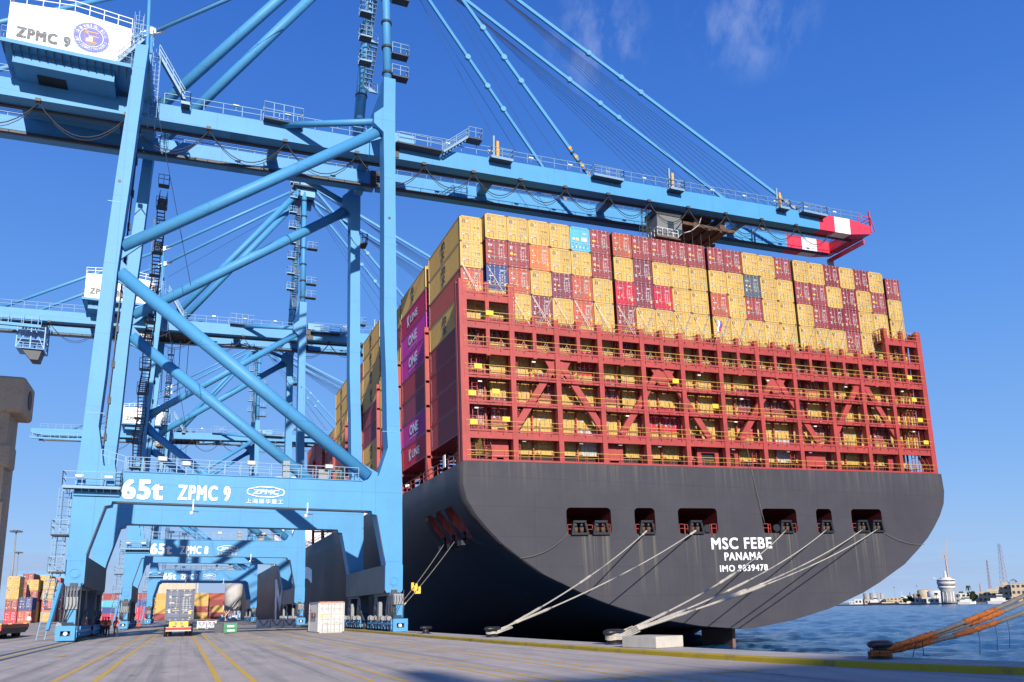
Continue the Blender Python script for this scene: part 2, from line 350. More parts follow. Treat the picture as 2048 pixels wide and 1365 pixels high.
# ------------------------------------------------------------------ ground, quay, water
def gz(x):                                             # the apron rises gently landwards
    return 0.0 if x > -4 else min(1.05, (-4-x)*0.044)
KERB = [(24.0, -40), (21.2, 4), (20.0, 10), (19.0, 13.6), (18.2, 15.6), (17.5, 18), (16.9, 22), (16.5, 26), (16.1, 32), (15.8, 40), (15.65, 55), (15.6, 80), (15.6, 1600)]
def kx(y):
    for (x0, y0), (x1, y1) in zip(KERB, KERB[1:]):
        if y0 <= y <= y1: return x0+(x1-x0)*(y-y0)/(y1-y0)
    return 15.6
def ground_mat():
    M = bpy.data.materials.new('worn_concrete_apron'); M.use_nodes = True; t = M.node_tree; n = t.nodes; l = t.links.new; b = n['Principled BSDF']; b.inputs['Roughness'].default_value = .85
    g = n.new('ShaderNodeNewGeometry')
    def noise(sc, st=None, det=6, ro=.6):
        a = n.new('ShaderNodeTexNoise'); a.inputs['Scale'].default_value = sc; a.inputs['Detail'].default_value = det; a.inputs['Roughness'].default_value = ro
        if st: mp = n.new('ShaderNodeMapping'); mp.inputs['Scale'].default_value = st; l(g.outputs['Position'], mp.inputs['Vector']); l(mp.outputs[0], a.inputs['Vector'])
        else: l(g.outputs['Position'], a.inputs['Vector'])
        return a.outputs['Fac']
    def ramp(v, lo, hi, a=0., c=1.):
        r = n.new('ShaderNodeMapRange'); r.inputs['From Min'].default_value = lo; r.inputs['From Max'].default_value = hi; r.inputs['To Min'].default_value = a; r.inputs['To Max'].default_value = c; l(v, r.inputs['Value']); return r.outputs[0]
    def mix(f, c1, c2, mode='MIX'):
        x = n.new('ShaderNodeMixRGB'); x.blend_type = mode
        for i, v in ((0, f), (1, c1), (2, c2)):
            if isinstance(v, tuple): x.inputs[i].default_value = (*v, 1)
            elif isinstance(v, (int, float)): x.inputs[i].default_value = v
            else: l(v, x.inputs[i])
        return x.outputs[0]
    c = mix(ramp(noise(.16), .3, .7), (.46, .378, .305), (.565, .478, .40))
    c = mix(ramp(noise(1.1, (1, .25, 1)), .42, .72, 0, .7), c, (.31, .275, .25))
    c = mix(ramp(noise(.5, (2.6, .035, 1), 5), .50, .68, 0, .75), c, (.20, .18, .165))       # tyre tracks along the quay
    c = mix(ramp(noise(14, None, 3), .60, .75, 0, .5), c, (.60, .545, .49))
    c = mix(ramp(noise(1.7, (1, .6, 1), 5), .64, .70, 0, .7), c, (.10, .095, .09))
    # joints of the slabs
    br = n.new('ShaderNodeTexBrick'); br.inputs['Scale'].default_value = 1; br.inputs['Brick Width'].default_value = 6; br.inputs['Row Height'].default_value = 7.5; br.inputs['Mortar Size'].default_value = .03; br.offset = 0
    br.inputs['Color1'].default_value = br.inputs['Color2'].default_value = (1, 1, 1, 1); br.inputs['Mortar'].default_value = (.90, .90, .90, 1); l(g.outputs['Position'], br.inputs['Vector'])
    c = mix(1.0, c, br.outputs['Color'], 'MULTIPLY')
    l(c, b.inputs['Base Color'])
    bp = n.new('ShaderNodeBump'); bp.inputs['Strength'].default_value = .35; bp.inputs['Distance'].default_value = .02; l(noise(22, None, 5, .7), bp.inputs['Height']); l(bp.outputs[0], b.inputs['Normal'])
    return M
def worn_mat(name, col, under, lo, hi, rough=.75, sc=2.2):
    M = bpy.data.materials.new(name); M.use_nodes = True; t = M.node_tree; n = t.nodes; l = t.links.new; b = n['Principled BSDF']; b.inputs['Roughness'].default_value = rough
    g = n.new('ShaderNodeNewGeometry'); a = n.new('ShaderNodeTexNoise'); a.inputs['Scale'].default_value = sc; a.inputs['Detail'].default_value = 8; a.inputs['Roughness'].default_value = .7; l(g.outputs['Position'], a.inputs['Vector'])
    r = n.new('ShaderNodeMapRange'); r.inputs['From Min'].default_value = lo; r.inputs['From Max'].default_value = hi; l(a.outputs['Fac'], r.inputs['Value'])
    x = n.new('ShaderNodeMixRGB'); x.inputs['Color1'].default_value = (*col, 1); x.inputs['Color2'].default_value = (*under, 1); l(r.outputs[0], x.inputs['Fac']); l(x.outputs[0], b.inputs['Base Color'])
    return M
M_ground = ground_mat()
M_mark = worn_mat('worn_yellow_line', (.74, .44, .05), (.34, .29, .22), .50, .86)
M_kerb = worn_mat('kerb_yellow', (.46, .315, .014), (.15, .125, .06), .52, .70, sc=1.1)
M_edge = mat('quay_edge_concrete', (.44, .39, .345), .9, var=.2, scale=.9, bump=.3, bscale=16, speck=.35)
mb = MB()
ys = [-40, -10, 4, 10, 13.6, 15.6, 18, 22, 26, 32, 40, 55, 80, 120, 200, 400, 800, 1600]
xs = [-3000, -300, -60, -27.9, -20, -12, -8, -4]
for y0, y1 in zip(ys, ys[1:]):
    r0 = xs+[kx(y0)]; r1 = xs+[kx(y1)]
    for i in range(len(r0)-1):
        mb.face([(r0[i], y0, gz(r0[i])), (r0[i+1], y0, gz(r0[i+1])), (r1[i+1], y1, gz(r1[i+1])), (r1[i], y1, gz(r1[i]))])
tag(mb.build('ground', M_ground), kind='structure')
mb = MB(); kb = MB(); QW = 2.55
for y0, y1 in zip(ys, ys[1:]):
    a0, a1 = kx(y0), kx(y1)
    mb.face([(a0+.34, y0, .16), (a0+QW, y0, .16), (a1+QW, y1, .16), (a1+.34, y1, .16)])
    mb.face([(a0+QW, y0, .16), (a0+QW, y0, -7), (a1+QW, y1, -7), (a1+QW, y1, .16)])
    kb.face([(a0, y0, -.05), (a0, y0, .14), (a1, y1, .14), (a1, y1, -.05)][::-1])
    kb.face([(a0, y0, .14), (a0+.03, y0, .17), (a1+.03, y1, .17), (a1, y1, .14)][::-1])
    kb.face([(a0+.03, y0, .17), (a0+.35, y0, .17), (a1+.35, y1, .17), (a1+.03, y1, .17)])
tag(mb.build('quay_edge', M_edge), kind='structure'); tag(kb.build('kerb', M_kerb), kind='structure')
mb = MB()
for X, w, y0, y1 in ((-7.3, .17, 30, 420), (-3.35, .17, 15, 500), (-2.25, .17, 15, 500), (1.05, .17, 10, 500), (1.9, .17, 10, 500), (4.75, .10, 12, 300), (5.5, .13, 12, 300), (8.15, .13, 12, 300), (8.85, .13, 12, 300), (11.05, .13, 12, 300), (11.85, .13, 14, 110)):
    y = y0
    while y < y1:
        e = min(y1, y+20+y*.15); j = random.uniform(-.025, .025)
        mb.face([(X-w/2+j, y, gz(X)+.005), (X+w/2+j, y, gz(X)+.005), (X+w/2+j, e, gz(X)+.005), (X-w/2+j, e, gz(X)+.005)]); y = e
for ax, ay in ((10.2, 19.6), (14.0, 19.4), (12.6, 14.9)):          # arrows
    mb.face([(ax-.75, ay-.05, .005), (ax+.2, ay-.05, .005), (ax+.2, ay+.12, .005), (ax-.75, ay+.12, .005)])
    mb.face([(ax+.2, ay-.3, .005), (ax+.95, ay+.03, .005), (ax+.2, ay+.37, .005)])
for ax, ay in ((-7.2, 74), (-.8, 70), (-5.3, 46)):
    mb.face([(ax-.3, ay, gz(ax)+.005), (ax+.3, ay, gz(ax)+.005), (ax+.1, ay+2.2, gz(ax)+.005), (ax-.1, ay+2.2, gz(ax)+.005)])
tag(mb.build('lane_markings', M_mark), kind='structure')
mb = MB()
for X in (-7.72, -6.98):   # crane rail slot landside
    mb.box((X-.14, -20, gz(X)-.05), (X+.14, 420, gz(X)+.006))
mb.box((16.78, 60, .1), (16.98, 420, .175))
tag(mb.build('crane_rail', mat('rail_slot', (.06, .065, .075), .45, var=.2, metal=.4)), kind='structure')

def water_mat():
    M = bpy.data.materials.new('harbour_water'); M.use_nodes = True; t = M.node_tree; n = t.nodes; l = t.links.new; b = n['Principled BSDF']
    b.inputs['Base Color'].default_value = (.012, .085, .16, 1); b.inputs['Roughness'].default_value = .16; b.inputs['IOR'].default_value = 1.33; b.inputs['Specular IOR Level'].default_value = .4
    g = n.new('ShaderNodeNewGeometry')
    def wv(sc, st, rot):
        mp = n.new('ShaderNodeMapping'); mp.inputs['Scale'].default_value = st; mp.inputs['Rotation'].default_value = (0, 0, rot); l(g.outputs['Position'], mp.inputs['Vector'])
        a = n.new('ShaderNodeTexNoise'); a.inputs['Scale'].default_value = sc; a.inputs['Detail'].default_value = 5; a.inputs['Roughness'].default_value = .6; l(mp.outputs[0], a.inputs['Vector']); return a.outputs['Fac']
    a1 = wv(1.6, (1, .45, 1), .5); a2 = wv(.32, (1, .4, 1), .9)
    m1 = n.new('ShaderNodeMath'); m1.operation = 'MULTIPLY_ADD'; l(a2, m1.inputs[0]); m1.inputs[1].default_value = 1.6; l(a1, m1.inputs[2])
    bp = n.new('ShaderNodeBump'); bp.inputs['Strength'].default_value = .8; bp.inputs['Distance'].default_value = .25; l(m1.outputs[0], bp.inputs['Height']); l(bp.outputs[0], b.inputs['Normal'])
    a3 = wv(.02, (.35, 1, 1), .75)
    r = n.new('ShaderNodeMapRange'); r.inputs['From Min'].default_value = .35; r.inputs['From Max'].default_value = .65; l(a3, r.inputs['Value'])
    x = n.new('ShaderNodeMixRGB'); x.inputs['Color1'].default_value = (.006, .050, .13, 1); x.inputs['Color2'].default_value = (.012, .085, .21, 1); l(r.outputs[0], x.inputs['Fac']); l(x.outputs[0], b.inputs['Base Color'])
    return M
mb = MB(); mb.face([(-20000, -2000, -3.0), (30000, -2000, -3.0), (30000, 30000, -3.0), (-20000, 30000, -3.0)])
NA, NR = 330, 330; RW = random.Random(3)
WV = []
for i in range(26):
    wl = 0.9*(1.12**i); th = radians(RW.gauss(215, 38)); WV.append((2*pi/wl*sin(th), 2*pi/wl*cos(th), RW.uniform(0, 6.28), .0135*wl**.62))
k = len(mb.v)
for j in range(NR+1):
    R_ = 12.0*(2600/12.0)**(j/NR); dr = R_*.0165
    for i in range(NA+1):
        a_ = radians(18+58*i/NA); x, y = R_*sin(a_), R_*cos(a_); z = 0
        for kx_, ky_, ph, am in WV: z += am*sin(kx_*x+ky_*y+ph)
        mb.v.append((x, y, -2.78+z*min(1.0, 500/R_)))
for j in range(NR):
    for i in range(NA):
        q_ = k+j*(NA+1)+i; mb.f.append((q_, q_+NA+1, q_+NA+2, q_+1)); mb.m.append(0); mb.sm.append(True)
tag(mb.build('water', water_mat()), kind='structure')
# ------------------------------------------------------------------ the container ship
LIST = radians(-1.352)
SREF = Vector((27.137, 76.999, 43.334))
SROT = Matrix.Rotation(LIST, 4, 'Y')
def s2w(x, y, z): return SREF + SROT @ Vector((x, y, z))
OPEN = [(6.87, 11.9), (14.66, 17.1), (19.94, 24.9), (30.9, 35.7), (38.56, 40.84), (43.8, 48.5)]
def hull_mat():
    M = mat('hull_grey_paint', (.058, .056, .066), .5, var=.10, scale=.22, streak=.22, streak_col=(.085, .08, .072), spec=.10, seams=(11.8, 2.9, .045, .35), drips=((-34.55, -41.5, .85, OPEN), (-27.35, -30.5, .4, None)))
    return M
M_hull = hull_mat()
M_scoop = mat('side_opening_red', (.34, .045, .035), .5, var=.12)
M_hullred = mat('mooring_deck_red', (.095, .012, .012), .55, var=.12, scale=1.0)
ship = thing('container_ship', 'huge dark grey container ship moored stern-on, loaded with stacked containers', 'ship', tuple(SREF)); ship['_o'] = (0, 0, 0)
ship.rotation_euler = (0, LIST, 0)
XC = 27.75
TR = [(31.5, -27.3), (31.62, -29.5), (31.25, -31.06), (30.3, -32.6), (29.1, -34.0), (27.8, -35.3), (26.1, -36.6), (23.5, -38.4), (21.6, -39.3), (19.3, -40.4), (16.6, -41.5), (11.4, -43.1), (6.0, -44.15), (.6, -44.75)]
MID = [(31.5, -27.3), (31.5, -30), (31.5, -33), (31.5, -36), (31.5, -39), (31.5, -42), (31.5, -45), (31.5, -48), (31.5, -51), (31.4, -54), (30.6, -56.5), (28, -58), (20, -58.5), (.6, -58.5)]
def smooth(t): t = max(0, min(1, t)); return t*t*(3-2*t)
def section(y):
    t = smooth((y+2.2)/92)**1.25
    bow = 1-smooth((y-330)/70)
    pts = []
    for i, ((b0, z0), (b1, z1)) in enumerate(zip(TR, MID)):
        bb = (b0+(b1-b0)*t); zz = z0+(z1-z0)*t
        if y > 330: bb *= max(.02, bow)
        pts.append((bb, zz))
    return [(XC-b, y, z) for b, z in pts] + [(XC+b, y, z) for b, z in reversed(pts)]
mb = MB(); yy = [-2.2, 0, 2, 4, 6, 8.5, 11, 14, 17, 21, 25, 30, 36, 43, 52, 62, 75, 90, 150, 330, 350, 370, 388, 399]
secs = [section(y) for y in yy]; npt = len(secs[0])
for s_ in secs: mb.v += s_
for a in range(len(secs)-1):
    for i in range(npt):
        j = (i+1) % npt; mb.f.append((a*npt+i, a*npt+j, (a+1)*npt+j, (a+1)*npt+i)); mb.m.append(0); mb.sm.append(i not in (npt-1, npt//2-1))
mb.f.append(tuple(range(npt))[::-1]); mb.m.append(0); mb.sm.append(False)
e = (len(secs)-1)*npt; mb.f.append(tuple(e+i for i in range(npt))); mb.m.append(0); mb.sm.append(False)
hull = mb.build('hull', [M_hull, M_hullred], ship)
bm = bmesh.new(); bm.from_mesh(hull.data); bmesh.ops.recalc_face_normals(bm, faces=bm.faces); bm.to_mesh(hull.data); bm.free()
OPEN = [(6.87, 11.9), (14.66, 17.1), (19.94, 24.9), (30.9, 35.7), (38.56, 40.84), (43.8, 48.5)]
ZO0, ZO1 = -34.55, -31.8
def rrect(x0, x1, z0, z1, r=.45, n=4):
    p = []
    for cx, cz, a in ((x1-r, z1-r, 0), (x0+r, z1-r, 90), (x0+r, z0+r, 180), (x1-r, z0+r, 270)):
        for i in range(n+1): t = radians(a+90*i/n); p.append((cx+r*cos(t), cz+r*sin(t)))
    return p
cut = MB()
for x0, x1 in OPEN: cut.prism(rrect(x0, x1, ZO0, ZO1), -3.2, 7.5)
SCOOP = [(11.2, 1.05), (7.9, 1.2), (4.1, 1.5)]
for cy, ry in SCOOP:
    k = len(cut.v); nn, mm = 16, 10; hx = section(cy)
    x0 = -2.6
    for a in range(mm+1):
        ph = -pi/2+pi*a/mm
        for i in range(nn):
            t = 2*pi*i/nn; cut.v.append((x0+1.9*cos(ph)*cos(t), cy+ry*cos(ph)*sin(t), -33.0+2.1*sin(ph) if True else 0))
    for a in range(mm):
        for i in range(nn):
            j = (i+1) % nn; cut.f.append((k+a*nn+i, k+a*nn+j, k+(a+1)*nn+j, k+(a+1)*nn+i)); cut.m.append(0); cut.sm.append(False)
cm_ = cut.mesh('cutter', [M_hullred]); co = link('cutter', cm_, ship)
bm = bmesh.new(); bm.from_mesh(cm_); bmesh.ops.remove_doubles(bm, verts=bm.verts, dist=1e-5); bmesh.ops.recalc_face_normals(bm, faces=bm.faces); bm.to_mesh(cm_); bm.free()
md = hull.modifiers.new('cut', 'BOOLEAN'); md.object = co; md.operation = 'DIFFERENCE'; md.solver = 'EXACT'
try: md.material_mode = 'TRANSFER'
except Exception: pass
dg = bpy.context.evaluated_depsgraph_get(); dg.update()
nm = bpy.data.meshes.new_from_object(hull.evaluated_get(dg)); hull.modifiers.clear(); hull.data = nm; nm.name = 'hull'
nm.materials.append(M_scoop)
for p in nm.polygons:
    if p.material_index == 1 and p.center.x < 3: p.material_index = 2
bpy.data.objects.remove(co)
# stern lettering
yl = -2.235
for body, x0, x1, z0, z1, bd in (('MSC FEBE', 23.85, 31.85, -36.25, -35.0, .035), ('PANAMA', 25.4, 30.4, -37.45, -36.6, .035), ('IMO 9839478', 24.7, 31.0, -38.65, -37.95, .03)):
    t = MB(); put_text(t, body, (x0, yl, z0), (x1-x0, 0, 0), (0, 0, z1-z0), bd, spacing=1.12); t.build('name_lettering', M_sign, ship)
t = MB(); put_text(t, 'MSC', (-3.79, 175, -46), (0, -75, 0), (0, 0, 14.5), .03); t.build('hull_lettering', M_sign, ship)
# rudder
r = MB(); r.prism([(.4, -43.5), (6.5, -43.5), (6.5, -52), (.9, -52)], 27.55, 27.95, axis='x'); r.build('rudder', mat('rudder_brown', (.16, .085, .08), .6, var=.15), ship)
# mooring fittings inside the openings
rr = MB()
def fairlead(x):
    w = .85; fr = MB(); rl = MB()
    fr.bar((x-w, -2.25, ZO0+.1), (x-w*.72, -2.25, ZO0+1.25), .22, .5, upv=(0, 1, 0)); fr.bar((x+w, -2.25, ZO0+.1), (x+w*.72, -2.25, ZO0+1.25), .22, .5, upv=(0, 1, 0))
    fr.box((x-w*.85, -2.5, ZO0+1.2), (x+w*.85, -1.9, ZO0+1.42)); fr.box((x-w*1.15, -2.52, ZO0-.02), (x+w*1.15, -1.9, ZO0+.2))
    for o in (-.32, .32):
        rl.tube((x+o, -2.1, ZO0+.75), (x+o, -2.1, ZO0+1.2), .2, 10, mi=0); rl.tube((x+o, -2.1, ZO0+.2), (x+o, -2.1, ZO0+.75), .2, 10, r2=.24, mi=1)
    f_ = fr.build('fairlead_frame', M_iron, ship); rl.build('fairlead_roller', [M_iron, M_rust], f_)
FL = [8.2, 10.6, 15.95, 22.0, 34.0, 39.8, 45.2, 47.5]
for x in FL: fairlead(x)
for x0, x1 in OPEN:
    for a, b in ((x0+.12, x0+.75), (x1-.75, x1-.12)):
        rr = MB(); rr.rail([(a, -2.1, ZO0+.05), (b, -2.1, ZO0+.05)], h=1.0, step=.6, t=.05); rr.build('mooring_rail', M_lash, ship)
for a, b in ((9.1, 9.75), (20.75, 21.1), (23.9, 24.1), (31.7, 32.0)):
    rr = MB(); rr.rail([(a, -2.1, ZO0), (b, -2.1, ZO0)], h=1.0, step=.6, t=.05); rr.build('mooring_rail', M_lash, ship)
for x in (23.35, 32.6): rl = MB(); rl.tube((x, -2.45, ZO0+.55), (x, -1.9, ZO0+.55), .42, 14); rl.build('panama_lead', M_iron, ship)
for cy, ry in SCOOP:
    sc_ = MB(); sc_.box((-2.4, cy-ry*.5, -35.0), (-1.3, cy+ry*.4, -34.5)); sc_.tube((-1.9, cy-.2, -34.5), (-1.9, cy-.2, -33.6), .2, 8); sc_.build('side_fairlead', M_black, ship)
# lashing bridge at the stern
LB = thing('lashing_bridge', None, None, (0, 0, 0)); LB.parent = ship
PX = [-3.3, 1.88, 6.9, 11.94, 17.15, 22.2, 27.3, 32.6, 37.85, 43.2, 48.3, 53.2, 58.8]
YF, YB = -1.85, -0.25
for i, x in enumerate(PX):
    top = -8.55 if i in (0, 1, 11, 12) else -12.0
    p = MB(); w = .27 if 0 < i < 12 else .40
    p.box((x-w, YF, -27.4), (x+w, YF+.62, top))
    if i in (0, 12): p.box((x-w*.6 if i else x-w, YF+1.0, -27.4), (x+w*.6, YF+1.5, top)); p.bar((x, YF+.6, -26), (x, YF+1.1, -26), .3, .6)
    p.build('post', M_lash, LB)
mids = [(a+b)/2 for a, b in zip(PX, PX[1:])]
for i, x in enumerate(mids):
    p = MB(); p.box((x-.2, YF+.05, -16.4), (x+.2, YF+.5, -8.6 if i in (0, 11) else -11.9)); p.build('short_post', M_lash, LB)
for a, b in zip(PX, PX[1:]):
    x = a+(b-a)*.5; bp_ = MB(); bp_.box((x-.07, YB-.1, -27.3), (x+.07, YB+.1, -12.6)); bp_.build('inner_post', M_lash, LB)
for x in PX: bp_ = MB(); bp_.box((x-.15, YB-.2, -27.3), (x+.15, YB+.1, -12.6)); bp_.build('inner_post', M_lash, LB)
def walkway(z, x0, x1, thick, rails=True):
    p = MB(); p.box((x0, YF+.1, z-thick), (x1, YF+.34, z+.02)); p.box((x0, YB-.2, z-min(.28, thick*.7)), (x1, YB, z)); p.box((x0, YF+.34, z-.1), (x1, YB-.25, z-.04), 1)
    n = int((x1-x0)/1.25)
    for i in range(n+1): x = x0+(x1-x0)*i/max(1, n); p.box((x-.03, YF+.34, z-.32), (x+.03, YB-.25, z-.1))
    o = p.build('walkway', [M_lash, M_grate], LB)
    if rails:
        q = MB(); q.bar((x0, YF-.02, z+1.1), (x1, YF-.02, z+1.1), .045, .045); q.bar((x0, YF-.02, z+.6), (x1, YF-.02, z+.6), .032, .032)
        q.bar((x0, YB-.1, z+1.1), (x1, YB-.1, z+1.1), .045, .045)
        q.build('hand_rail', M_yrail, LB)
        q = MB()
        for i in range(int((x1-x0)/1.3)+1): x = x0+1.3*i; q.bar((x, YF-.02, z-.25), (x, YF-.02, z+1.1), .055, .055)
        for i in range(int((x1-x0)/2.6)+1): x = x0+2.6*i+.6; q.bar((x, YB-.1, z), (x, YB-.1, z+1.1), .055, .055)
        q.bar((x0, YF, z+.12), (x1, YF, z+.12), .04, .18)
        q.build('rail_stanchions', M_lash, LB)
for z, th in ((-24.25, .68), (-21.3, .22), (-18.55, .22), (-15.65, .62), (-12.95, .66)): walkway(z, PX[0], PX[-1], th)
walkway(-27.25, PX[0], PX[-1], .1)
walkway(-9.95, PX[0], PX[1]+.3, .7); walkway(-9.95, PX[11]-.3, PX[12], .7)
for x in (PX[1]+.35, PX[11]-.35):
    q = MB(); q.rail([(x, YF, -9.9), (x, YB, -9.9)], h=1.4, step=.8, t=.06); q.build('end_rail', M_lash, LB)
VS = [((7.0, -16.3), (1.95, -23.9)), ((7.2, -16.3), (12.25, -23.9)), ((19.5, -16.3), (14.2, -23.9)), ((20.2, -16.3), (25.4, -23.9)), ((35.0, -16.3), (29.6, -23.9)), ((35.5, -16.3), (40.9, -23.9)), ((47.9, -16.3), (42.7, -23.9)), ((49.1, -16.3), (54.2, -23.9))]
for (a, b), (c, d) in VS:
    q = MB(); q.bar((a, YF+.55, b), (c, YF+.55, d), .35, .72, upv=(0, 0, 1)); q.build('diagonal_brace', M_lash, LB)
for x in (7.1, 19.85, 35.25, 48.5):
    q = MB(); q.prism([(x-1.5, -16.3), (x+1.5, -16.3), (x+.5, -18.1), (x-.5, -18.1)], YF+.45, YF+.62); q.build('gusset', M_lash, LB)
for x0, x1, kind in ((-.35, 1.5, 0), (12.4, 14.6, 0), (24.0, 26.85, 1), (27.75, 29.5, 1), (39.3, 42.2, 0), (52.2, 54.4, 0)):
    q = MB()
    if kind == 0:
        q.box((x0, YB-.45, -26.6), (x1, YB-.2, -24.9)); q.box((x0, YB-.45, -27.3), (x0+.55, YB-.2, -26.6)); q.box((x1-.55, YB-.45, -27.3), (x1, YB-.2, -26.6)); q.box((x0+.55, YB-.05, -27.3), (x1-.55, YB, -26.6), 1)
    else:
        q.box((x0, YB-.45, -25.4), (x1, YB-.2, -24.9)); q.box((x0, YB-.45, -27.3), (x0+.5, YB-.2, -25.4)); q.box((x1-.5, YB-.45, -27.3), (x1, YB-.2, -25.4)); q.box((x0+.5, YB-.45, -27.3), (x1-.5, YB-.2, -26.9)); q.box((x0+.5, YB-.05, -26.9), (x1-.5, YB, -25.4), 1)
    q.build('bulkhead_panel', [M_lash, M_black], LB)
for (x, z0, z1) in ((-2.3, -27.3, -24.3), (-2.0, -24.2, -15.7), (-1.2, -15.6, -13), (31.6, -27.3, -24.3), (37.1, -27.3, -24.3), (55.7, -15.6, -10), (57.4, -27.3, -10), (17.6, -15.6, -13), (25.0, -15.6, -13), (2.4, -27, -9), (56.3, -27.3, -10)):
    q = MB(); q.ladder((x, YF+.95, z0), (x, YF+.95, z1), (1, 0, 0), w=.55, step=.42, t=.07); q.build('ladder', M_lash, LB)
for x in (-.9, 57.9): q = MB(); q.stairs((x, YF+.3, -27.3), (x, YF+1.5, -24.3), (1, 0, 0), w=.7); q.build('stairs', M_lash, LB)
for x, z in ((-2.5, -20.7), (-2.4, -23.6), (1.0, -23.2), (-.4, -12.2), (0, -20.4), (-1.8, -17.9), (57.3, -20.6), (56.7, -18), (57.8, -23.5), (56.4, -15.1), (21.2, -17.9), (26.2, -20.5)):
    q = MB(); q.box((x-.5, YF-.08, z), (x+.3, YF+.05, z+.5)); q.build('life_ring_box', M_yel, LB)
# lashing rods (white crossed bars) at two heights
COLX = []
def colx(c):                                           # left side of stack column c (1..24)
    if c == 1: return -2.83
    return (c-2)*2.496 + .34*sum(1 for s_ in (8, 13, 18, 24) if c >= s_)
for c in range(1, 25):
    x0 = colx(c)+.1; x1 = x0+2.25; dz = 2.75 if c in (1, 2, 23, 24) else 0
    z0 = -12.9+dz; z1 = -8.75+dz
    if c in (1, 2, 23, 24): z1 = z0+4.1
    sty = random.random(); q = MB()
    for a, b, k in ((x0, x1, 0), (x1, x0, 0), (x0+.3, x1, 1), (x1-.3, x0, 1)):
        if k and sty < .35: continue
        if c > 8 and sty > .5 and a == x1: continue
        q.tube((a, YB-.3, z0), (b, YB+.16, z1-(.12 if k else 0)), .02, 5)
    for z in (-15.6,):
        q.tube((x0+.3, YB-.3, z), (x1-.4, YB-.02, z+2.7), .028, 4); q.tube((x1-.3, YB-.3, z), (x0+.4, YB-.02, z+2.7), .028, 4)
    if random.random() < .6:
        for k in range(3): q.tube((x0+.2+.2*k, YF+.5, -12.9), (x0+1.9, YF+.7+.1*k, -12.75+.1*k), .035, 4)
    q.build('lashing_rods', M_rod, LB)
for i in range(12):
    for z in (-24.9, -21.7, -18.95, -16.5):
        if random.random() < .45: x = PX[i]+random.uniform(.8, 3.5); q = MB(); q.box((x, YF+.4, z-.18), (x+.4, YF+.6, z-.05)); q.build('deck_lamp', M_lamp, LB)
# hatch structure under the stacks, side rails, bridges between the bays
q = MB(); q.box((-1.2, .4, -27.35), (57, 385, -26.2)); q.build('hatch_coaming', mat('hatch_dark', (.05, .02, .02), .7, var=.2), ship)
for x in (-3.55, 59.0): q = MB(); q.rail([(x, -.3, -27.3), (x, 120, -27.3)], h=1.15, step=1.9, t=.075); q.build('deck_rail', M_lash, ship)
BAYY = [0.0, 13.6, 26.4, 39.2, 52.2, 65.3, 78.4, 91.6, 104.8]
for k in range(8):
    q = MB(); y = BAYY[k]+12.45
    q.box((-3.35, y, -27.3), (-2.85, y+.42, -9 - (k == 1)*.2)); q.box((-3.2, y+.5, -27.3), (-2.75, y+.85, -9.2)); q.prism([(y-1.0, -27.3), (y+.9, -27.3), (y+.9, -24.5), (y, -24.5)], -3.3, -2.9, axis='x')
    for z in (-24.2, -21.2, -18.3, -15.4, -12.5, -9.6): q.box((-3.3, y, z-.3), (20, y+.8, z))
    for x in (1.9, 6.9): q.box((x-.3, y, -27.3), (x+.3, y+.8, -9.4))
    q.build('side_lashing_bridge', M_lash, ship)
for y in (4.2, 31): q = MB(); q.box((-3.7, y, -26.9), (-3.62, y+.7, -25.6)); q.build('gangway_board', M_white, ship)
# wheelhouse and mast far forward
q = MB(); q.box((4, 262, -27), (52, 276, 12)); q.box((-2.5, 262, 8), (58, 270, 11)); q.build('deckhouse', M_white, ship)
q = MB(); q.bar((28, 266, 12), (28, 266, 24), 1.2, 1.2); q.box((22, 265.6, 18), (34, 266.4, 18.5)); q.tube((28, 266, 20), (28, 266, 21.5), 1.6, 10); q.build('radar_mast', M_white, ship)

# ------------------------------------------------------------------ containers
CC = {'Y': (.55, .345, .085), 'R': (.27, .042, .048), 'D': (.21, .020, .030), 'O': (.42, .085, .045), 'T': (.62, .155, .04), 'B': (.02, .045, .19), 'C': (.08, .42, .66), 'G': (.075, .09, .115), 'P': (.48, .018, .045), 'M': (.42, .022, .26), 'K': (.40, .012, .07), 'U': (.20, .035, .06), 'W': (.47, .47, .465), 'S': (.10, .12, .18), 'L': (.03, .05, .20), 'Q': (.08, .42, .55), 'N': (.30, .035, .04)}
CNAME = {'Y': 'mustard yellow', 'R': 'maroon', 'D': 'dark crimson', 'O': 'brick red', 'T': 'orange', 'B': 'navy blue', 'C': 'sky blue', 'G': 'charcoal grey', 'P': 'bright red', 'M': 'magenta', 'K': 'carmine red', 'U': 'plum red', 'W': 'white', 'S': 'slate blue', 'L': 'royal blue', 'Q': 'turquoise', 'N': 'brownish red'}
CM = {}
for k, c in CC.items(): CM[k] = mat('container_paint_'+CNAME[k].replace(' ', '_'), c, .5, var=.07, scale=.5, rnd=.10, streak=.22 if k != 'W' else .1, streak_col=tuple(v*.55 for v in c), speck=.16, bump=.05, bscale=5)
M_bar = mat('lock_bar_steel', (.46, .44, .41), .4, metal=.25, var=.1)
M_seal = mat('door_seal', (.03, .028, .026), .8)
M_stk = [mat('sticker_white', (.56, .55, .53), .5), mat('sticker_black', (.03, .03, .03), .5), mat('sticker_yellow', (.80, .50, .03), .5), mat('sticker_green', (.30, .62, .30), .5), mat('sticker_blue', (.06, .20, .52), .5)]
CW, CH = 2.438, 2.875
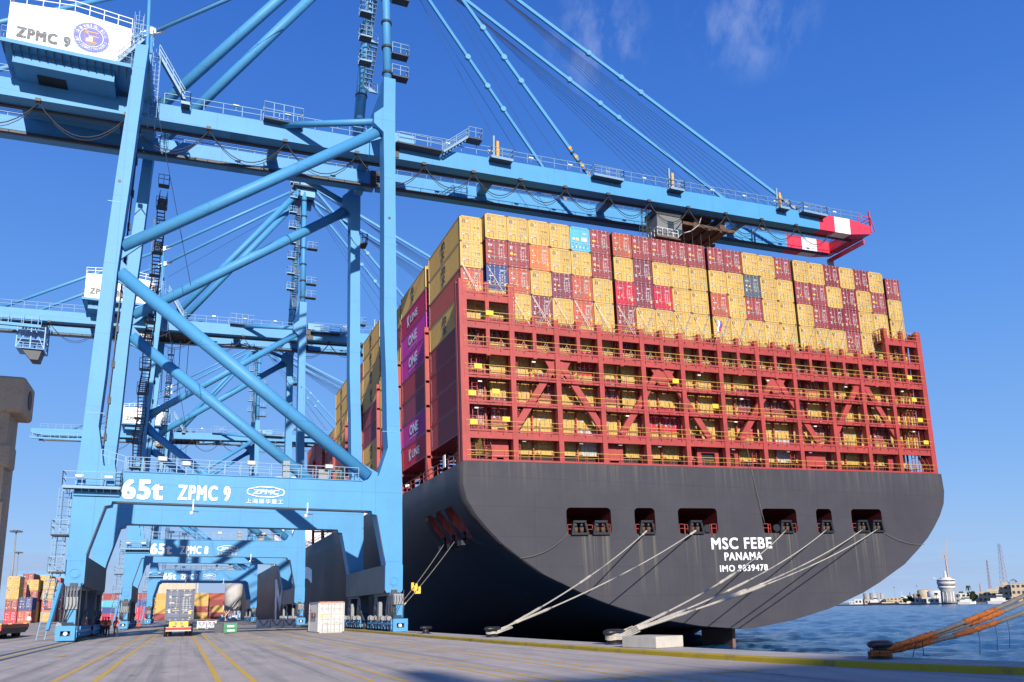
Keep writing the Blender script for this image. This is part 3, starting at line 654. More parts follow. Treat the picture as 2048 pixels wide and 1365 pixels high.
def cbody(mi, length, detail=True):
    b = MB(); w, h, l = CW, CH, length
    for x in (0, w-.13):
        for y in (0, l-.13): b.box((x, y, .11), (x+.13, y+.13, h-.11))
    for z0, z1 in ((0.02, .15), (h-.14, h-.012)):
        b.box((.03, .13, z0), (.12, l-.13, z1)); b.box((w-.12, .13, z0), (w-.03, l-.13, z1)); b.box((.13, .012, z0), (w-.13, .11, z1)); b.box((.13, l-.11, z0), (w-.13, l-.012, z1))
    nw = int(l/.29)
    for x, s_ in ((.045, 1), (w-.045, -1)):
        ys_ = []
        for i in range(nw):
            y0 = .13+(l-.26)*i/nw; d = (l-.26)/nw
            ys_ += [(y0, 0), (y0+d*.32, 0), (y0+d*.5, .045), (y0+d*.82, .045)]
        ys_.append((l-.13, 0))
        k = len(b.v)
        for y, o in ys_: b.v += [(x+s_*o, y, .15), (x+s_*o, y, h-.14)]
        for i in range(len(ys_)-1):
            f = (k+2*i, k+2*i+1, k+2*i+3, k+2*i+2); b.f.append(f if s_ > 0 else f[::-1]); b.m.append(0); b.sm.append(False)
    b.box((.12, .1, h-.06), (w-.12, l-.1, h-.03)); b.box((.12, l-.08, .15), (w-.12, l-.05, h-.14)); b.box((.12, .1, .1), (w-.12, l-.1, .13))
    for x in (0, w-.178):
        for y in (0, l-.162):
            for z in (0, h-.118): b.box((x-.004, y-.004, z), (x+.182, y+.166, z+.118), 1)
    return b.mesh('container_body', [CM[mi], mat_cast])
mat_cast = mat('corner_casting', (.10, .05, .045), .7, var=.2)
def cdoor(mi, side):
    d = MB(); w = CW/2-.15; x0 = .14 if side == 0 else CW/2+.01; h0, h1 = .16, CH-.15
    d.box((x0, .075, h0), (x0+w, .095, h1))
    d.box((x0, .045, h0), (x0+.09, .075, h1)); d.box((x0+w-.09, .045, h0), (x0+w, .075, h1)); d.box((x0+.09, .045, h0), (x0+w-.09, .075, h0+.1)); d.box((x0+.09, .045, h1-.1), (x0+w-.09, .075, h1))
    n = 5; hh = (h1-h0-.2)/n
    for i in range(n):
        z = h0+.1+hh*i; d.face([(x0+.09, .075, z), (x0+w-.09, .075, z), (x0+w-.09, .048, z+hh*.16), (x0+.09, .048, z+hh*.16)]); d.face([(x0+.09, .048, z+hh*.16), (x0+w-.09, .048, z+hh*.16), (x0+w-.09, .048, z+hh*.72), (x0+.09, .048, z+hh*.72)]); d.face([(x0+.09, .048, z+hh*.72), (x0+w-.09, .048, z+hh*.72), (x0+w-.09, .075, z+hh*.9), (x0+.09, .075, z+hh*.9)])
    xs_ = x0-.012 if side else x0+w
    d.box((xs_, .04, h0), (xs_+.012, .08, h1), 1)
    return d.mesh('door', [CM[mi], M_seal])
def cbars(side):
    d = MB(); x0 = .14 if side == 0 else CW/2+.01; w = CW/2-.15
    for k in (.28, .74):
        x = x0+w*k; d.tube((x, .012, .06), (x, .012, CH-.05), .024, 6)
        for z in (.12, .75, 2.1, CH-.12): d.box((x-.06, .0, z-.045), (x+.06, .045, z+.045))
        d.bar((x, -.005, 1.0-.1*k), (x-.33 if side == 0 else x+.33, -.005, 1.0-.1*k), .03, .05)
    return d.mesh('locking_bars', [M_bar])
BARS = [cbars(0), cbars(1)]
def cmark(kind, mi):
    d = MB(); y = .034
    def st(x, z, w, h, m): d.box((x, y, z), (x+w, y+.006, z+h), m)
    rnd = random.Random(hash((kind, mi)) % 1000 if False else sum(map(ord, kind+mi)))
    if mi == 'Y':
        put_text(d, 'm', (.30, y-.002, 2.22), (.34, 0, 0), (0, 0, .24), .04, 1); st(.30, 2.14, .34, .05, 1); st(.74, 2.2, .14, .16, 0); st(.26, .72, .24, .3, 0); st(.6, 1.55, .1, .1, 0)
        for z in (2.35, 1.7, 1.6, 1.45): st(1.62, z, .12, .03, 1); st(1.9, z, .3, .03, 1)
        if kind in 'ab': st(1.9, .70, .36, .22, 3)
        if kind in 'bc': st(1.95, .50, .3, .18, 2)
        if kind == 'd': st(.26, 1.0, .3, .15, 2)
    elif mi == 'C':
        st(.3, 1.3, .3, .3, 0); st(.75, 1.25, .3, .35, 2); st(1.4, 1.2, .7, .5, 0); st(1.6, 2.1, .5, .1, 0)
        for i in range(9): st(.25+.22*i, .35, .12, .12+.05*(i*7 % 5), 4 if i % 2 else 0)
    else:
        for i in range(2): st(1.55, 2.35-.11*i, .58-.2*i, .055, 0)
        for i in range(6):
            for j in range(rnd.randint(2, 3)): st(1.42+.28*j, 1.85-.17*i, .17, .055, 0)
        st(.26, .75, .15, .32, 0); st(.9, .95, .3, .035, 0); st(1.5, .85, .4, .035, 0); st(2.0, .25, .16, .08, 0)
        if kind == 'a': put_text(d, 'tex', (.26, y-.002, 2.08), (.5, 0, 0), (0, 0, .3), .04, 0); st(.26, 1.4, .4, .16, 2)
        elif kind == 'b': st(.26, 2.05, .28, .34, 0); put_text(d, 'C', (.3, y-.004, 2.1), (.2, 0, 0), (0, 0, .22), .05, 4); st(.26, 1.42, .3, .26, 2); st(.7, 1.4, .18, .16, 2)
        elif kind == 'c': put_text(d, 'CAI', (.26, y-.002, 1.95), (.5, 0, 0), (0, 0, .2), .04, 0); st(1.9, .6, .28, .34, 2); st(.7, 1.1, .16, .16, 2)
        elif kind == 'd': st(.3, 2.1, .16, .2, 0); st(1.95, .6, .26, .3, 2); st(.3, 1.6, .45, .1, 0); st(.8, 1.1, .12, .12, 2)
        else: put_text(d, 'BEA', (.26, y-.002, 2.0), (.5, 0, 0), (0, 0, .2), .04, 0); st(.72, 1.35, .2, .17, 2); st(.3, 1.4, .14, .18, 0)
    return d.mesh('door_markings', M_stk)
_cb, _cd, _cmk = {}, {}, {}
M_msc = M_charcoal
def logo(kind, length):
    """lettering on the long side that faces the quay (x = 0)"""
    d = MB(); x = -.006; l = length
    if kind == 'MSC':
        put_text(d, 'm', (x, 6.9, 1.45), (0, -1.35, 0), (0, 0, .95), .07); put_text(d, 'sc', (x, 6.8, .45), (0, -1.15, 0), (0, 0, .8), .07); return d, M_charcoal
    if kind == 'ONE':
        put_text(d, 'ONE', (x, 8.4, 1.0), (0, -4.2, 0), (0, 0, 1.25), .05); put_text(d, 'OCEAN NETWORK EXPRESS', (x, 8.4, .55), (0, -4.2, 0), (0, 0, .22), .02); return d, M_sign
    if kind == 'KLINE':
        put_text(d, 'K', (x, 8.9, .75), (0, -1.15, 0), (0, 0, 1.45), .05); put_text(d, 'LINE', (x, 7.4, .95), (0, -3.6, 0), (0, 0, .95), .05); return d, M_sign
    if kind == 'SMALL':
        for i in range(8): d.box((x, l-.6, .5+.24*i), (x+.004, l-.48, .62+.24*i))
        for i in range(4): d.box((x, .5, 1.4+.16*i), (x+.004, .58, 1.5+.16*i))
        return d, M_sign
_lg = {}
CG = None
def container(col, kind, loc, rot, label, group, length=12.192, side=None, doors=True):
    o = thing('shipping_container', label, 'shipping container', tuple(loc), group); o.rotation_euler = rot; o['_o'] = (0, 0, 0)
    key = (col, length)
    if key not in _cb: _cb[key] = cbody(col, length)
    link('body', _cb[key], o)
    if doors:
        for s_ in (0, 1):
            if (col, s_) not in _cd: _cd[(col, s_)] = cdoor(col, s_)
            d = link('door', _cd[(col, s_)], o); link('locking_bars', BARS[s_], d)
        if (kind, col) not in _cmk: _cmk[(kind, col)] = cmark(kind, col)
        link('door_markings', _cmk[(kind, col)], o)
    else:
        q = MB(); q.box((.13, .05, .15), (CW-.13, .08, CH-.15))
        for i in range(7): x = .2+i*.3; q.prism([(x, .05), (x+.06, .02), (x+.18, .02), (x+.24, .05)], .15, CH-.15, axis='z')
        if ('end', col) not in _cb: _cb[('end', col)] = q.mesh('end_wall', [CM[col]])
        link('end_wall', _cb[('end', col)], o)
    if side:
        if (side, length) not in _lg: g, mt = logo(side, length); _lg[(side, length)] = g.mesh('side_lettering', [mt])
        link('side_lettering', _lg[(side, length)], o)
    return o
NUM = ['zeroth', 'first', 'second', 'third', 'fourth', 'fifth', 'sixth', 'seventh', 'eighth', 'ninth', 'tenth', 'eleventh', 'twelfth', 'thirteenth', 'fourteenth', 'fifteenth', 'sixteenth', 'seventeenth', 'eighteenth', 'nineteenth', 'twentieth', 'twenty-first', 'twenty-second', 'twenty-third', 'twenty-fourth']
ROWS = {0: 'YYYYYCaRaOdRbRaRdRbRbRcYYRbYYDdYDdYRd', 1: None}
def parse(s_):
    r = []; i = 0
    while i < len(s_):
        c = s_[i]; i += 1; k = ''
        if i < len(s_) and s_[i].islower(): k = s_[i]; i += 1
        r.append((c, k))
    return r
R1 = parse('Y' 'YYYYCaRa' 'OdRbRaRdRb' 'RbRcYYRb' 'YYDdYDdY' 'Rd')
R2 = parse('Y' 'RaRbTdYYRb' 'YUcYYY' 'YYGeYY' 'RcRaYDdYRb' 'Y')
R3 = parse('Od' 'BdOdYUeOdY' 'PcUdPcYY' 'OdYRbYY' 'YRaDdDdYY' 'Y')
R4 = parse('Y' 'YYUdYOdY' 'RdYYYY' 'YYYYY' 'YYYReYY' 'Y')
rn = random.Random(11)
R5 = [(rn.choice('YYYYYYRON'), '') for _ in range(24)]; R6 = [(rn.choice('YYYYYPRYO'), '') for _ in range(24)]; R7 = [(rn.choice('YYYYYYRUP'), '') for _ in range(24)]; R8 = [(rn.choice('YYYYYORPY'), '') for _ in range(24)]; R9 = [(rn.choice('YYYYYYWRY'), '') for _ in range(24)]
R5[0] = ('R', ''); R6[0] = ('N', ''); R7[0] = ('N', ''); R8[0] = ('R', '')
HT = 2.896
SIDE1 = ['MSC', 'MSC', 'SMALL', 'MSC', 'SMALL', 'SMALL', 'SMALL', 'SMALL']
srot = (0, LIST, 0)
for ti, row in enumerate((R1, R2, R3, R4, R5, R6, R7, R8, R9)):
    for ci, (c, k) in enumerate(row):
        cn = ci+1
        edge = cn in (1, 24)
        if edge and ti > 7: continue
        z = -HT*(ti+1) - (.66 if cn == 1 else (.62 if cn == 24 else 0))
        j = rn.uniform(-.02, .02)
        container(c, k or rn.choice('abcde'), s2w(colx(cn)+j, rn.uniform(-.03, .03), z), srot,
                  '%s container, stern stack, %s tier from the top, %s column from the quay side' % (CNAME[c], NUM[ti+1], NUM[cn]), 'containers stacked at the stern',
                  side=SIDE1[ti] if cn == 1 else None)
BAYS = [(1, -.75, [('Y', 'MSC'), ('K', 'KLINE'), ('M', 'ONE'), ('M', 'ONE'), ('N', 'SMALL'), ('U', 'SMALL'), ('M', 'ONE'), ('P', 'KLINE')]),
        (2, -1.25, [('Y', 'MSC'), ('R', 'SMALL'), ('Y', 'MSC'), ('Y', 'MSC'), ('Y', 'SMALL'), ('R', 'SMALL'), ('R', 'SMALL'), ('R', 'SMALL')]),
        (3, 1.1, [('Y', 'MSC'), ('Y', 'MSC'), ('Y', 'MSC'), ('Y', 'MSC'), ('R', 'SMALL'), ('U', 'SMALL'), ('Y', 'MSC'), ('Y', 'MSC'), ('R', 'SMALL')]),
        (4, -1.8, [('R', 'SMALL'), ('Y', 'MSC'), ('Y', 'MSC'), ('R', 'SMALL'), ('U', 'SMALL'), ('Y', 'MSC'), ('R', 'SMALL'), ('R', 'SMALL')]),
        (5, -.8, [('Y', 'MSC'), ('Y', 'MSC'), ('Y', 'MSC'), ('Y', 'MSC'), ('R', 'SMALL'), ('Y', 'MSC'), ('R', 'SMALL'), ('O', 'SMALL')]),
        (6, -7.0, [('Y', None), ('R', 'SMALL'), ('Y', 'MSC'), ('R', 'SMALL'), ('R', 'SMALL'), ('O', 'SMALL')]),
        (7, -6.5, [('R', 'SMALL'), ('P', 'SMALL'), ('R', 'SMALL'), ('W', None), ('O', 'SMALL'), ('R', 'SMALL')]),
        (8, -5.0, [('O', 'SMALL'), ('R', 'SMALL'), ('R', 'SMALL'), ('O', 'SMALL'), ('R', 'SMALL'), ('R', 'SMALL')])]
for bi, ztop, cs in BAYS:
    for ti, (c, sd) in enumerate(cs):
        container(c, rn.choice('abcde'), s2w(-2.83, BAYY[bi], ztop-HT*(ti+1)), srot,
                  '%s container, quay-side column, %s stack forward of the stern, %s from top' % (CNAME[c], NUM[bi], NUM[ti+1]), 'containers along the quay side of the ship', side=sd)
# ------------------------------------------------------------------ ship-to-shore gantry cranes
CB = (4.2, 82.0, 0.0)
YF0, LD, WB = 72.5, 1.9, 17.5                     # front frame face, leg depth, wheelbase
crane = thing('gantry_crane', 'nearest of the three light blue container cranes, lettered with the number 9', 'crane', CB, 'ship-to-shore cranes on the quay')
LEG_L = [(-6.66, 51.1), (-6.76, 48.5), (-7.31, 38.4), (-7.66, 30), (-7.94, 20.9), (-8.12, 14.7), (-8.3, 11.2), (-8.35, 6.5), (-7.07, 6.45), (-6.97, 7.0), (-6.06, 10.4), (-5.65, 10.5), (-5.6, 10.78), (-4.9, 10.78), (-4.9, 13.19), (-5.42, 13.17), (-6.11, 13.34), (-6.42, 13.65), (-6.99, 16.76), (-6.81, 20.97), (-6.62, 29.86), (-6.19, 38.65), (-5.78, 48.58), (-5.65, 51.21)]
LEG_W = [(16.33, 53.5), (16.35, 49.7), (16.5, 40.7), (16.86, 25.6), (17.25, 18), (17.5, 13.45), (17.6, 7.2), (17.61, 5.86), (16.16, 5.86), (15.9, 7.17), (15.25, 10.23), (14.89, 10.27), (14.8, 10.57), (13.95, 10.6), (13.95, 13.16), (15.39, 13.75), (16.17, 16.35), (16.05, 17.87), (15.88, 23.1), (15.62, 28.2), (15.38, 43), (15.25, 47.5), (14.3, 48.3), (14.3, 49.3), (15.2, 50.2), (15.18, 53.5)]
for y in (YF0, YF0+WB):
    for P in (LEG_L, LEG_W):
        q = MB(); q.prism(P, y, y+LD); q.build('leg', M_blue, crane)
    q = MB(); q.prism([(-4.9, 10.78), (13.95, 10.6), (13.95, 13.16), (-4.9, 13.19)], y+.05, y+LD-.05); q.box((-4.9, y-.05, 13.17), (13.95, y+.1, 13.24))
    q.build('portal_beam', M_blue, crane)
# dark steel edges under the portal
for x0, x1, z0, z1, w0, w1 in ((-8.36, -7.07, 4.2, 6.5, 0, 0), (16.12, 17.63, 3.45, 5.88, 0, 0)):
    q = MB(); q.box((x0, YF0+.2, z0+.35), (x1, YF0+WB+LD-.2, z1)); q.prism([(YF0+.6, z0), (YF0+WB+LD-.6, z0), (YF0+WB+LD-.2, z0+.35), (YF0+.2, z0+.35)], x0, x1, axis='x')
    b = q.build('sill_beam', M_grime, crane)
    e = MB(); e.prism([(x0-.02, z0+.25), (x0+.12, z0), (x1-.12, z0), (x1+.02, z0+.25), (x1+.02, z1-.02), (x0-.02, z1-.02)], YF0-.06, YF0+.2)
    cx, cz = (x0+x1)/2, z0+.95
    for i in range(20):
        a, c = 2*pi*i/20, 2*pi*(i+1)/20; e.bar((cx+.38*cos(a), YF0-.08, cz+.38*sin(a)), (cx+.38*cos(c), YF0-.08, cz+.38*sin(c)), .05, .05)
    e.tube((cx, YF0-.12, cz), (cx, YF0-.05, cz), .29, 18)
    e.box((x0+.25, YF0-.09, z1-.7), (x0+.29, YF0-.05, z1-.35)); e.box((x1-.29, YF0-.09, z1-.7), (x1-.25, YF0-.05, z1-.35)); e.build('end_plate', M_blue, b)
    e = MB(); e.box((cx-.25, YF0-.3, z0-.05), (cx+.25, YF0-.06, z0+.25)); e.build('lamp_box', M_steel, b)
# travel gear: four corners
def bogie(x, z0, yc, out, base):
    """x rail line, z0 underside of the sill, yc middle, out = -1 towards the viewer, +1 away"""
    g = MB()
    for o in (-2.6, 2.6):
        g.prism([(yc+o-.55, z0), (yc+o+.55, z0), (yc+o+1.25, 1.75), (yc+o-1.25, 1.75)], x-.42, x+.42, axis='x'); g.prism([(yc+o-1.3, 1.75), (yc+o+1.3, 1.75), (yc+o+2.1, 1.05), (yc+o-2.1, 1.05)], x-.36, x+.36, axis='x')
    g.box((x-.5, yc-3.2, z0-.25), (x+.5, yc+3.2, z0)); g.tube((x-.55, yc-2.6, 2.2), (x+.55, yc-2.6, 2.2), .28, 10); g.tube((x-.55, yc+2.6, 2.2), (x+.55, yc+2.6, 2.2), .28, 10)
    b = g.build('bogie', M_grime, crane)
    f = MB(); f.box((x-.72, yc-5.0, .62+base), (x-.6, yc+5.0, .8+base)); f.box((x+.6, yc-5.0, .62+base), (x+.72, yc+5.0, .8+base))
    for i in range(9): y = yc-4.8+1.2*i; f.box((x-.7, y-.07, .25+base), (x-.6, y+.07, 1.05+base)); f.box((x+.6, y-.07, .25+base), (x+.7, y+.07, 1.05+base))
    f.build('wheel_guard', M_blue, b)
    for i in range(8):
        y = yc-4.2+1.2*i; w = MB(); w.tube((x-.3, y, .42+base), (x+.3, y, .42+base), .36, 14); w.tube((x-.46, y, .42+base), (x+.46, y, .42+base), .16, 8, mi=1); w.build('wheel', [M_steel, M_grey], b)
        if i % 2 == 0:
            w = MB(); w.tube((x-.62, y+.3, 1.15+base), (x-.62, y+.95, 1.15+base), .2, 10); w.tube((x-.62, y+.95, 1.15+base), (x-.62, y+1.15, 1.15+base), .26, 10); w.build('drive_motor', M_grey, b)
    ye = yc+out*5.35
    u = MB(); bz = base+.06
    u.box((x-.62, ye, bz), (x-.32, ye-out*1.2, bz+1.05)); u.box((x+.32, ye, bz), (x+.62, ye-out*1.2, bz+1.05)); u.box((x-.32, ye, bz), (x+.32, ye-out*1.2, bz+.32)); u.box((x-.32, ye, bz+.68), (x+.32, ye-out*1.2, bz+1.05)); u.box((x-.32, ye-out*.5, bz+.32), (x+.32, ye-out*.6, bz+.68), 1); u.tube((x, ye-out*.05, bz+.5), (x, ye-out*.5, bz+.5), .14, 10, mi=2)
    u.build('bumper', [M_blue, M_black, M_lamp], b)
    if out < 0:
        u = MB(); y = ye+1.2
        u.box((x-.35, y, 2.3+base), (x+.5, y+.5, 3.2+base)); u.build('cable_box', M_grey, b)
        u = MB(); u.box((x-.1, y, 1.2+base), (x+.45, y+.5, 2.25+base)); u.build('control_box', M_blue, b)
        u = MB()
        for k in range(5): u.path([(x-.5+.2*k, y+.1, z0), (x-.55+.24*k, y-.1, 2.8), (x-.5+.1*k, y, 1.6), (x-.1, y+.1, 1.1)], .03, 5)
        u.tube((x+.62, ye+1.6, .1), (x+.62, ye+1.6, z0+.2), .06, 6); u.tube((x-.62, ye+1.7, .1), (x-.62, ye+1.7, z0), .05, 6); u.build('hoses', M_steel, b)
    u = MB(); u.box((x-.75, yc-.25, 1.2), (x-.45, yc+.3, 2.7)); u.box((x-.76, yc-.2, .95), (x-.46, yc+.35, 1.2), 1); u.build('anchor_pin', [M_grey, M_yel], b)
for x, z0, base in ((-7.72, 4.2, .18), (16.88, 3.45, 0.12)):
    bogie(x, z0, 75.2, -1, base); bogie(x, z0, 88.6, 1, base)
q = MB(); q.bar((-8.5, 71.9, 4.4), (-8.95, 70.6, 1.0), .22, .22); q.build('strut', M_blue, crane)
# tubular bracing of the two frames
for y in (YF0+.95, YF0+WB+.95):
    for a, b, r in (((-6.5, y, 32.4), (15.0, y, 48.0), .52), ((-6.45, y, 30.1), (14.6, y, 13.75), .58)):
        q = MB(); q.tube(a, b, r, 20); q.build('brace', M_blue, crane)
        g = MB()
        A = Vector(a); B = Vector(b); d = (B-A).normalized(); n_ = Vector((-d.z, 0, d.x))
        g.prism([((A-d*.7+n_*.9).x, (A-d*.7+n_*.9).z), ((A+d*1.6+n_*.5).x, (A+d*1.6+n_*.5).z), ((A+d*1.6-n_*.5).x, (A+d*1.6-n_*.5).z), ((A-d*.7-n_*.9).x, (A-d*.7-n_*.9).z)], y-.12, y+.12)
        g.prism([((B+d*.9+n_*.9).x, (B+d*.9+n_*.9).z), ((B-d*1.6+n_*.5).x, (B-d*1.6+n_*.5).z), ((B-d*1.6-n_*.5).x, (B-d*1.6-n_*.5).z), ((B+d*.9-n_*.9).x, (B+d*.9-n_*.9).z)], y-.12, y+.12)
        g.build('gusset', M_blue, crane)
for y, yg in ((YF0+.95, 80.4), (YF0+WB+.95, 87.6)):
    q = MB(); q.tube((14.6, y, 49.0), (6.2, yg, 50.8), .32, 14); q.build('strut', M_blue, crane)
# cross beams between the frames
for x0, x1, z0, z1 in ((-6.7, -5.5, 49.9, 51.6), (15.2, 16.3, 51.0, 53.0)):
    q = MB(); q.box((x0, YF0+LD-.05, z0), (x1, YF0+WB+.05, z1)); q.build('cross_beam', M_blue, crane)
for y in (79.9, 87.9):
    for x in (-6.1, 15.75):
        q = MB(); q.box((x-.45, y-.5, 48.9), (x+.45, y+.6, 51.2)); q.build('hanger', M_blue, crane)
# girders and boom
def gzb(x): return 48.75+.031*(x-0)
for y in (80.0, 86.6):
    q = MB(); x0, x1, x2 = -38, -20, 17.3
    q.prism([(x0, gzb(x0)+.6), (x0+3, gzb(x0+3)), (x2, gzb(x2)), (x2, gzb(x2)+1.85), (x1, gzb(x1)+1.75), (x0, gzb(x0)+1.75)], y, y+1.45)
    q.box((x0+2, y+.2, gzb(x0)-.32), (x0+2.2, y+.5, gzb(x0)))
    g = q.build('girder', M_blue, crane)
    q = MB(); q.bar((x0+1, y+1.6 if y < 83 else y-.15, gzb(x0)-.05), (x2, y+1.6 if y < 83 else y-.15, gzb(x2)-.05), .3, .3); q.build('trolley_rail', M_steel, g)
    q = MB(); x3 = 75.9
    q.prism([(x2+.3, gzb(x2)+.1), (x3, gzb(x3)), (x3, gzb(x3)+2.25), (x2+2, gzb(x2)+2.1), (x2+.3, gzb(x2)+1.7)], y, y+1.45); g = q.build('boom', M_blue, crane)
    q = MB(); q.bar((x2+.4, y+1.6 if y < 83 else y-.15, gzb(x2)-.0), (83, y+1.6 if y < 83 else y-.15, gzb(83)-.0), .3, .3); q.build('trolley_rail', M_steel, g)
    q = MB(); q.box((x2-.5, y-.12, gzb(x2)+.2), (x2+1.2, y, gzb(x2)+1.9)); q.tube((x2+.2, y-.3, gzb(x2)+1.3), (x2+.2, y, gzb(x2)+1.3), .4, 14); q.build('hinge', M_steel, g)
    q = MB()
    for a, b, mi in ((75.9, 78.6, 0), (78.6, 81.3, 1), (81.3, 85, 0)):
        q.prism([(a, gzb(a)+.0), (b, gzb(b)+(.55 if b == 85 else 0)), (b, gzb(b)+(1.75 if b == 85 else 2.25)), (a, gzb(a)+2.25)], y, y+1.45, mi)
    q.build('boom_tip', [M_red, M_white], g)
q = MB(); q.box((83.6, 81.45, gzb(84)+.5), (85, 86.6, gzb(84)+1.9)); q.bar((84.6, 81, gzb(84)-.2), (84.6, 88.2, gzb(84)-.2), .25, .6)
q.build('tip_beam', M_red, crane)
q = MB(); q.box((84.2, 87.6, gzb(84)-1.3), (85.2, 87.8, gzb(84)-.1)); q.build('tip_board', M_grey, crane)
q = MB(); q.rail([(83, 80.05, gzb(84)+1.9), (85.2, 80.05, gzb(84)+1.9), (85.2, 88, gzb(84)+1.9)], h=1.2, t=.07); q.bar((85.4, 80.3, gzb(84)+1), (85.3, 80.3, gzb(84)+4.2), .18, .18); q.bar((86.2, 80.3, gzb(84)+1.2), (85.3, 80.3, gzb(84)+3.9), .08, .08); q.build('tip_rail', M_red, crane)
for x in (30, 46, 66, 6):     # ties between the two booms
    q = MB(); z = gzb(x)+.9
    q.box((x-.5, 81.4, z+.1), (x+.5, 86.7, z+1.0)); q.bar((x-6, 81.4, z+.5), (x-.4, 84, z+.5), .3, .3); q.bar((x+6, 81.4, z+.5), (x+.4, 84, z+.5), .3, .3); q.build('cross_tie', M_blue, crane)
q = MB(); q.box((-37.5, 81.4, gzb(-37)+.7), (-36.4, 86.7, gzb(-37)+1.6)); q.box((-37.9, 79.4, gzb(-37)-1.0), (-23, 79.95, gzb(-30)-.75)); q.build('end_beam', M_blue, crane)
q = MB()
for i in range(8): x = -37.5+2*i; q.bar((x, 79.6, gzb(x)-.9), (x, 79.9, gzb(x)+.7), .12, .12)
q.rail([(-37.9, 79.4, gzb(-37)-.85), (-23, 79.4, gzb(-30)-.7)], h=1.0, step=1.4, t=.05)
q.build('maintenance_walkway', M_blue2, crane)
# rails, lamps and platforms along the girders
def lampbox(mb, x, y, z): mb.box((x-.28, y-.12, z), (x+.28, y+.12, z+.14)); mb.bar((x, y, z), (x, y, z-.5), .05, .05, mi=1)
for y in (79.95, 88.1):
    for a, b in ((-36, -5), (-4.5, 15), (18.5, 29), (30, 76), (76, 83.5)):
        q = MB(); q.rail([(a, y, gzb(a)+(1.78 if a < 16 else 2.2)), (b, y, gzb(b)+(1.82 if a < 16 else 2.25))], h=1.15, step=1.7, t=.055, mids=(.5,)); q.build('girder_rail', M_rail, crane)
for i in range(17):
    x = -3+5.0*i+(2 if i > 4 else 0); q = MB(); lampbox(q, x, 80.3, gzb(x)+3.05); q.build('walkway_lamp', [M_lamp, M_rail], crane)
def plat(x, w, y0, y1, z, stripe=False):
    q = MB(); q.box((x-w/2, y0, z-.16), (x+w/2, y1, z), 1); q.bar((x-w/2, y0, z-.05), (x+w/2, y0, z-.05), .06, .3)
    q.rail([(x-w/2, y1, z), (x-w/2, y0, z), (x+w/2, y0, z), (x+w/2, y1, z)], h=1.15, step=1.1, t=.055)
    q.build('service_platform', [M_rail, M_grate], crane)
for x, w in ((-2.6, .8), (30, 2.6), (43.5, 4), (53, 2), (69.5, 1.6), (74.5, 4)): plat(x, w, 79.0, 80.0, gzb(x)+1.75)
for x in (29.4, 52.6, 69.2):
    q = MB(); q.bar((x, 80.2, gzb(x)+2.2), (x, 80.2, gzb(x)+5.0), .22, .22); q.bar((x+.45, 80.2, gzb(x)+2.2), (x+.45, 80.2, gzb(x)+4.4), .3, .3, mi=1); q.build('boom_latch', [M_rail, M_orange], crane)
q = MB(); plat_z = gzb(22)+2.1
q.box((18, 78.8, plat_z-.9), (23, 80, plat_z-.75), 1); q.rail([(18, 78.8, plat_z-.75), (23, 78.8, plat_z-.75)], h=1.1, t=.055); q.stairs((23.2, 79.3, plat_z-.8), (26, 79.3, plat_z+1.6), (0, 1, 0), w=.7); q.box((26, 78.8, plat_z+1.4), (27.6, 80, plat_z+1.55), 1); q.rail([(26, 78.8, plat_z+1.55), (27.6, 78.8, plat_z+1.55), (27.6, 80, plat_z+1.55)], h=1.2, step=.8, t=.055)
q.build('hinge_platform', [M_rail, M_grate], crane)
q = MB(); q.box((17.6, 80.1, gzb(18)+2.1), (20.2, 81.4, gzb(18)+3.2)); q.build('winch_box', M_blue2, crane)
q = MB(); q.box((4.6, 79.2, 50.6), (8.4, 80, 50.72), 1); q.rail([(4.6, 80, 50.75), (4.6, 79.2, 50.75), (8.4, 79.2, 50.75), (8.4, 80, 50.75)], h=1.7, step=1.0, t=.06); q.build('strut_platform', [M_rail, M_grate], crane)
# tower above the boom hinge
APX = [(15.6, 76.0, 76.0), (15.6, 80.5, 76.0)]
for (x, y, z), yb in zip(APX, (YF0+.95, YF0+WB+.95)):
    q = MB(); q.tube((15.75, yb, 53.4), (x, y, z), .42 if yb < 80 else .62, 18); q.build('tower_leg', M_blue, crane)
    q = MB()
    for k in range(7):
        p = Vector((15.75, yb, 53.4)).lerp(Vector((x, y, z)), (k+.4)/7.2); q.tube(p-V(0, 0, .12), p+V(0, 0, .12), .54 if yb < 80 else .7, 14)
    q.build('tower_collars', M_steel, crane)
q = MB(); q.box((13.6, 74.6, 75.8), (17.6, 82, 76.05), 1); q.rail([(13.6, 74.6, 76.05), (17.6, 74.6, 76.05), (17.6, 82, 76.05), (13.6, 82, 76.05)], h=1.3, step=.8, t=.07, closed=True); q.build('apex_platform', [M_rail, M_grate], crane)
q = MB()
for y in (76, 80.5):
    q.box((14.9, y-.5, 74.4), (17.4, y+.5, 77.4)); q.tube((16.9, y-.6, 76.6), (16.9, y+.6, 76.6), .8, 14); q.tube((14.6, y-.5, 75.9), (14.6, y+.5, 75.9), .6, 12)
q.box((15.2, 76, 74.8), (16.1, 80.5, 75.8)); q.build('apex_head', M_blue2, crane)
q = MB(); q.bar((14.4, 76, 76), (14.4, 76, 79.4), .08, .08); q.bar((15.6, 78, 76), (15.6, 78, 81.5), .07, .07); q.bar((17.2, 75, 76), (17.2, 75, 79), .08, .08); q.build('mast', M_rail, crane)
zl = 53.6; k = 0
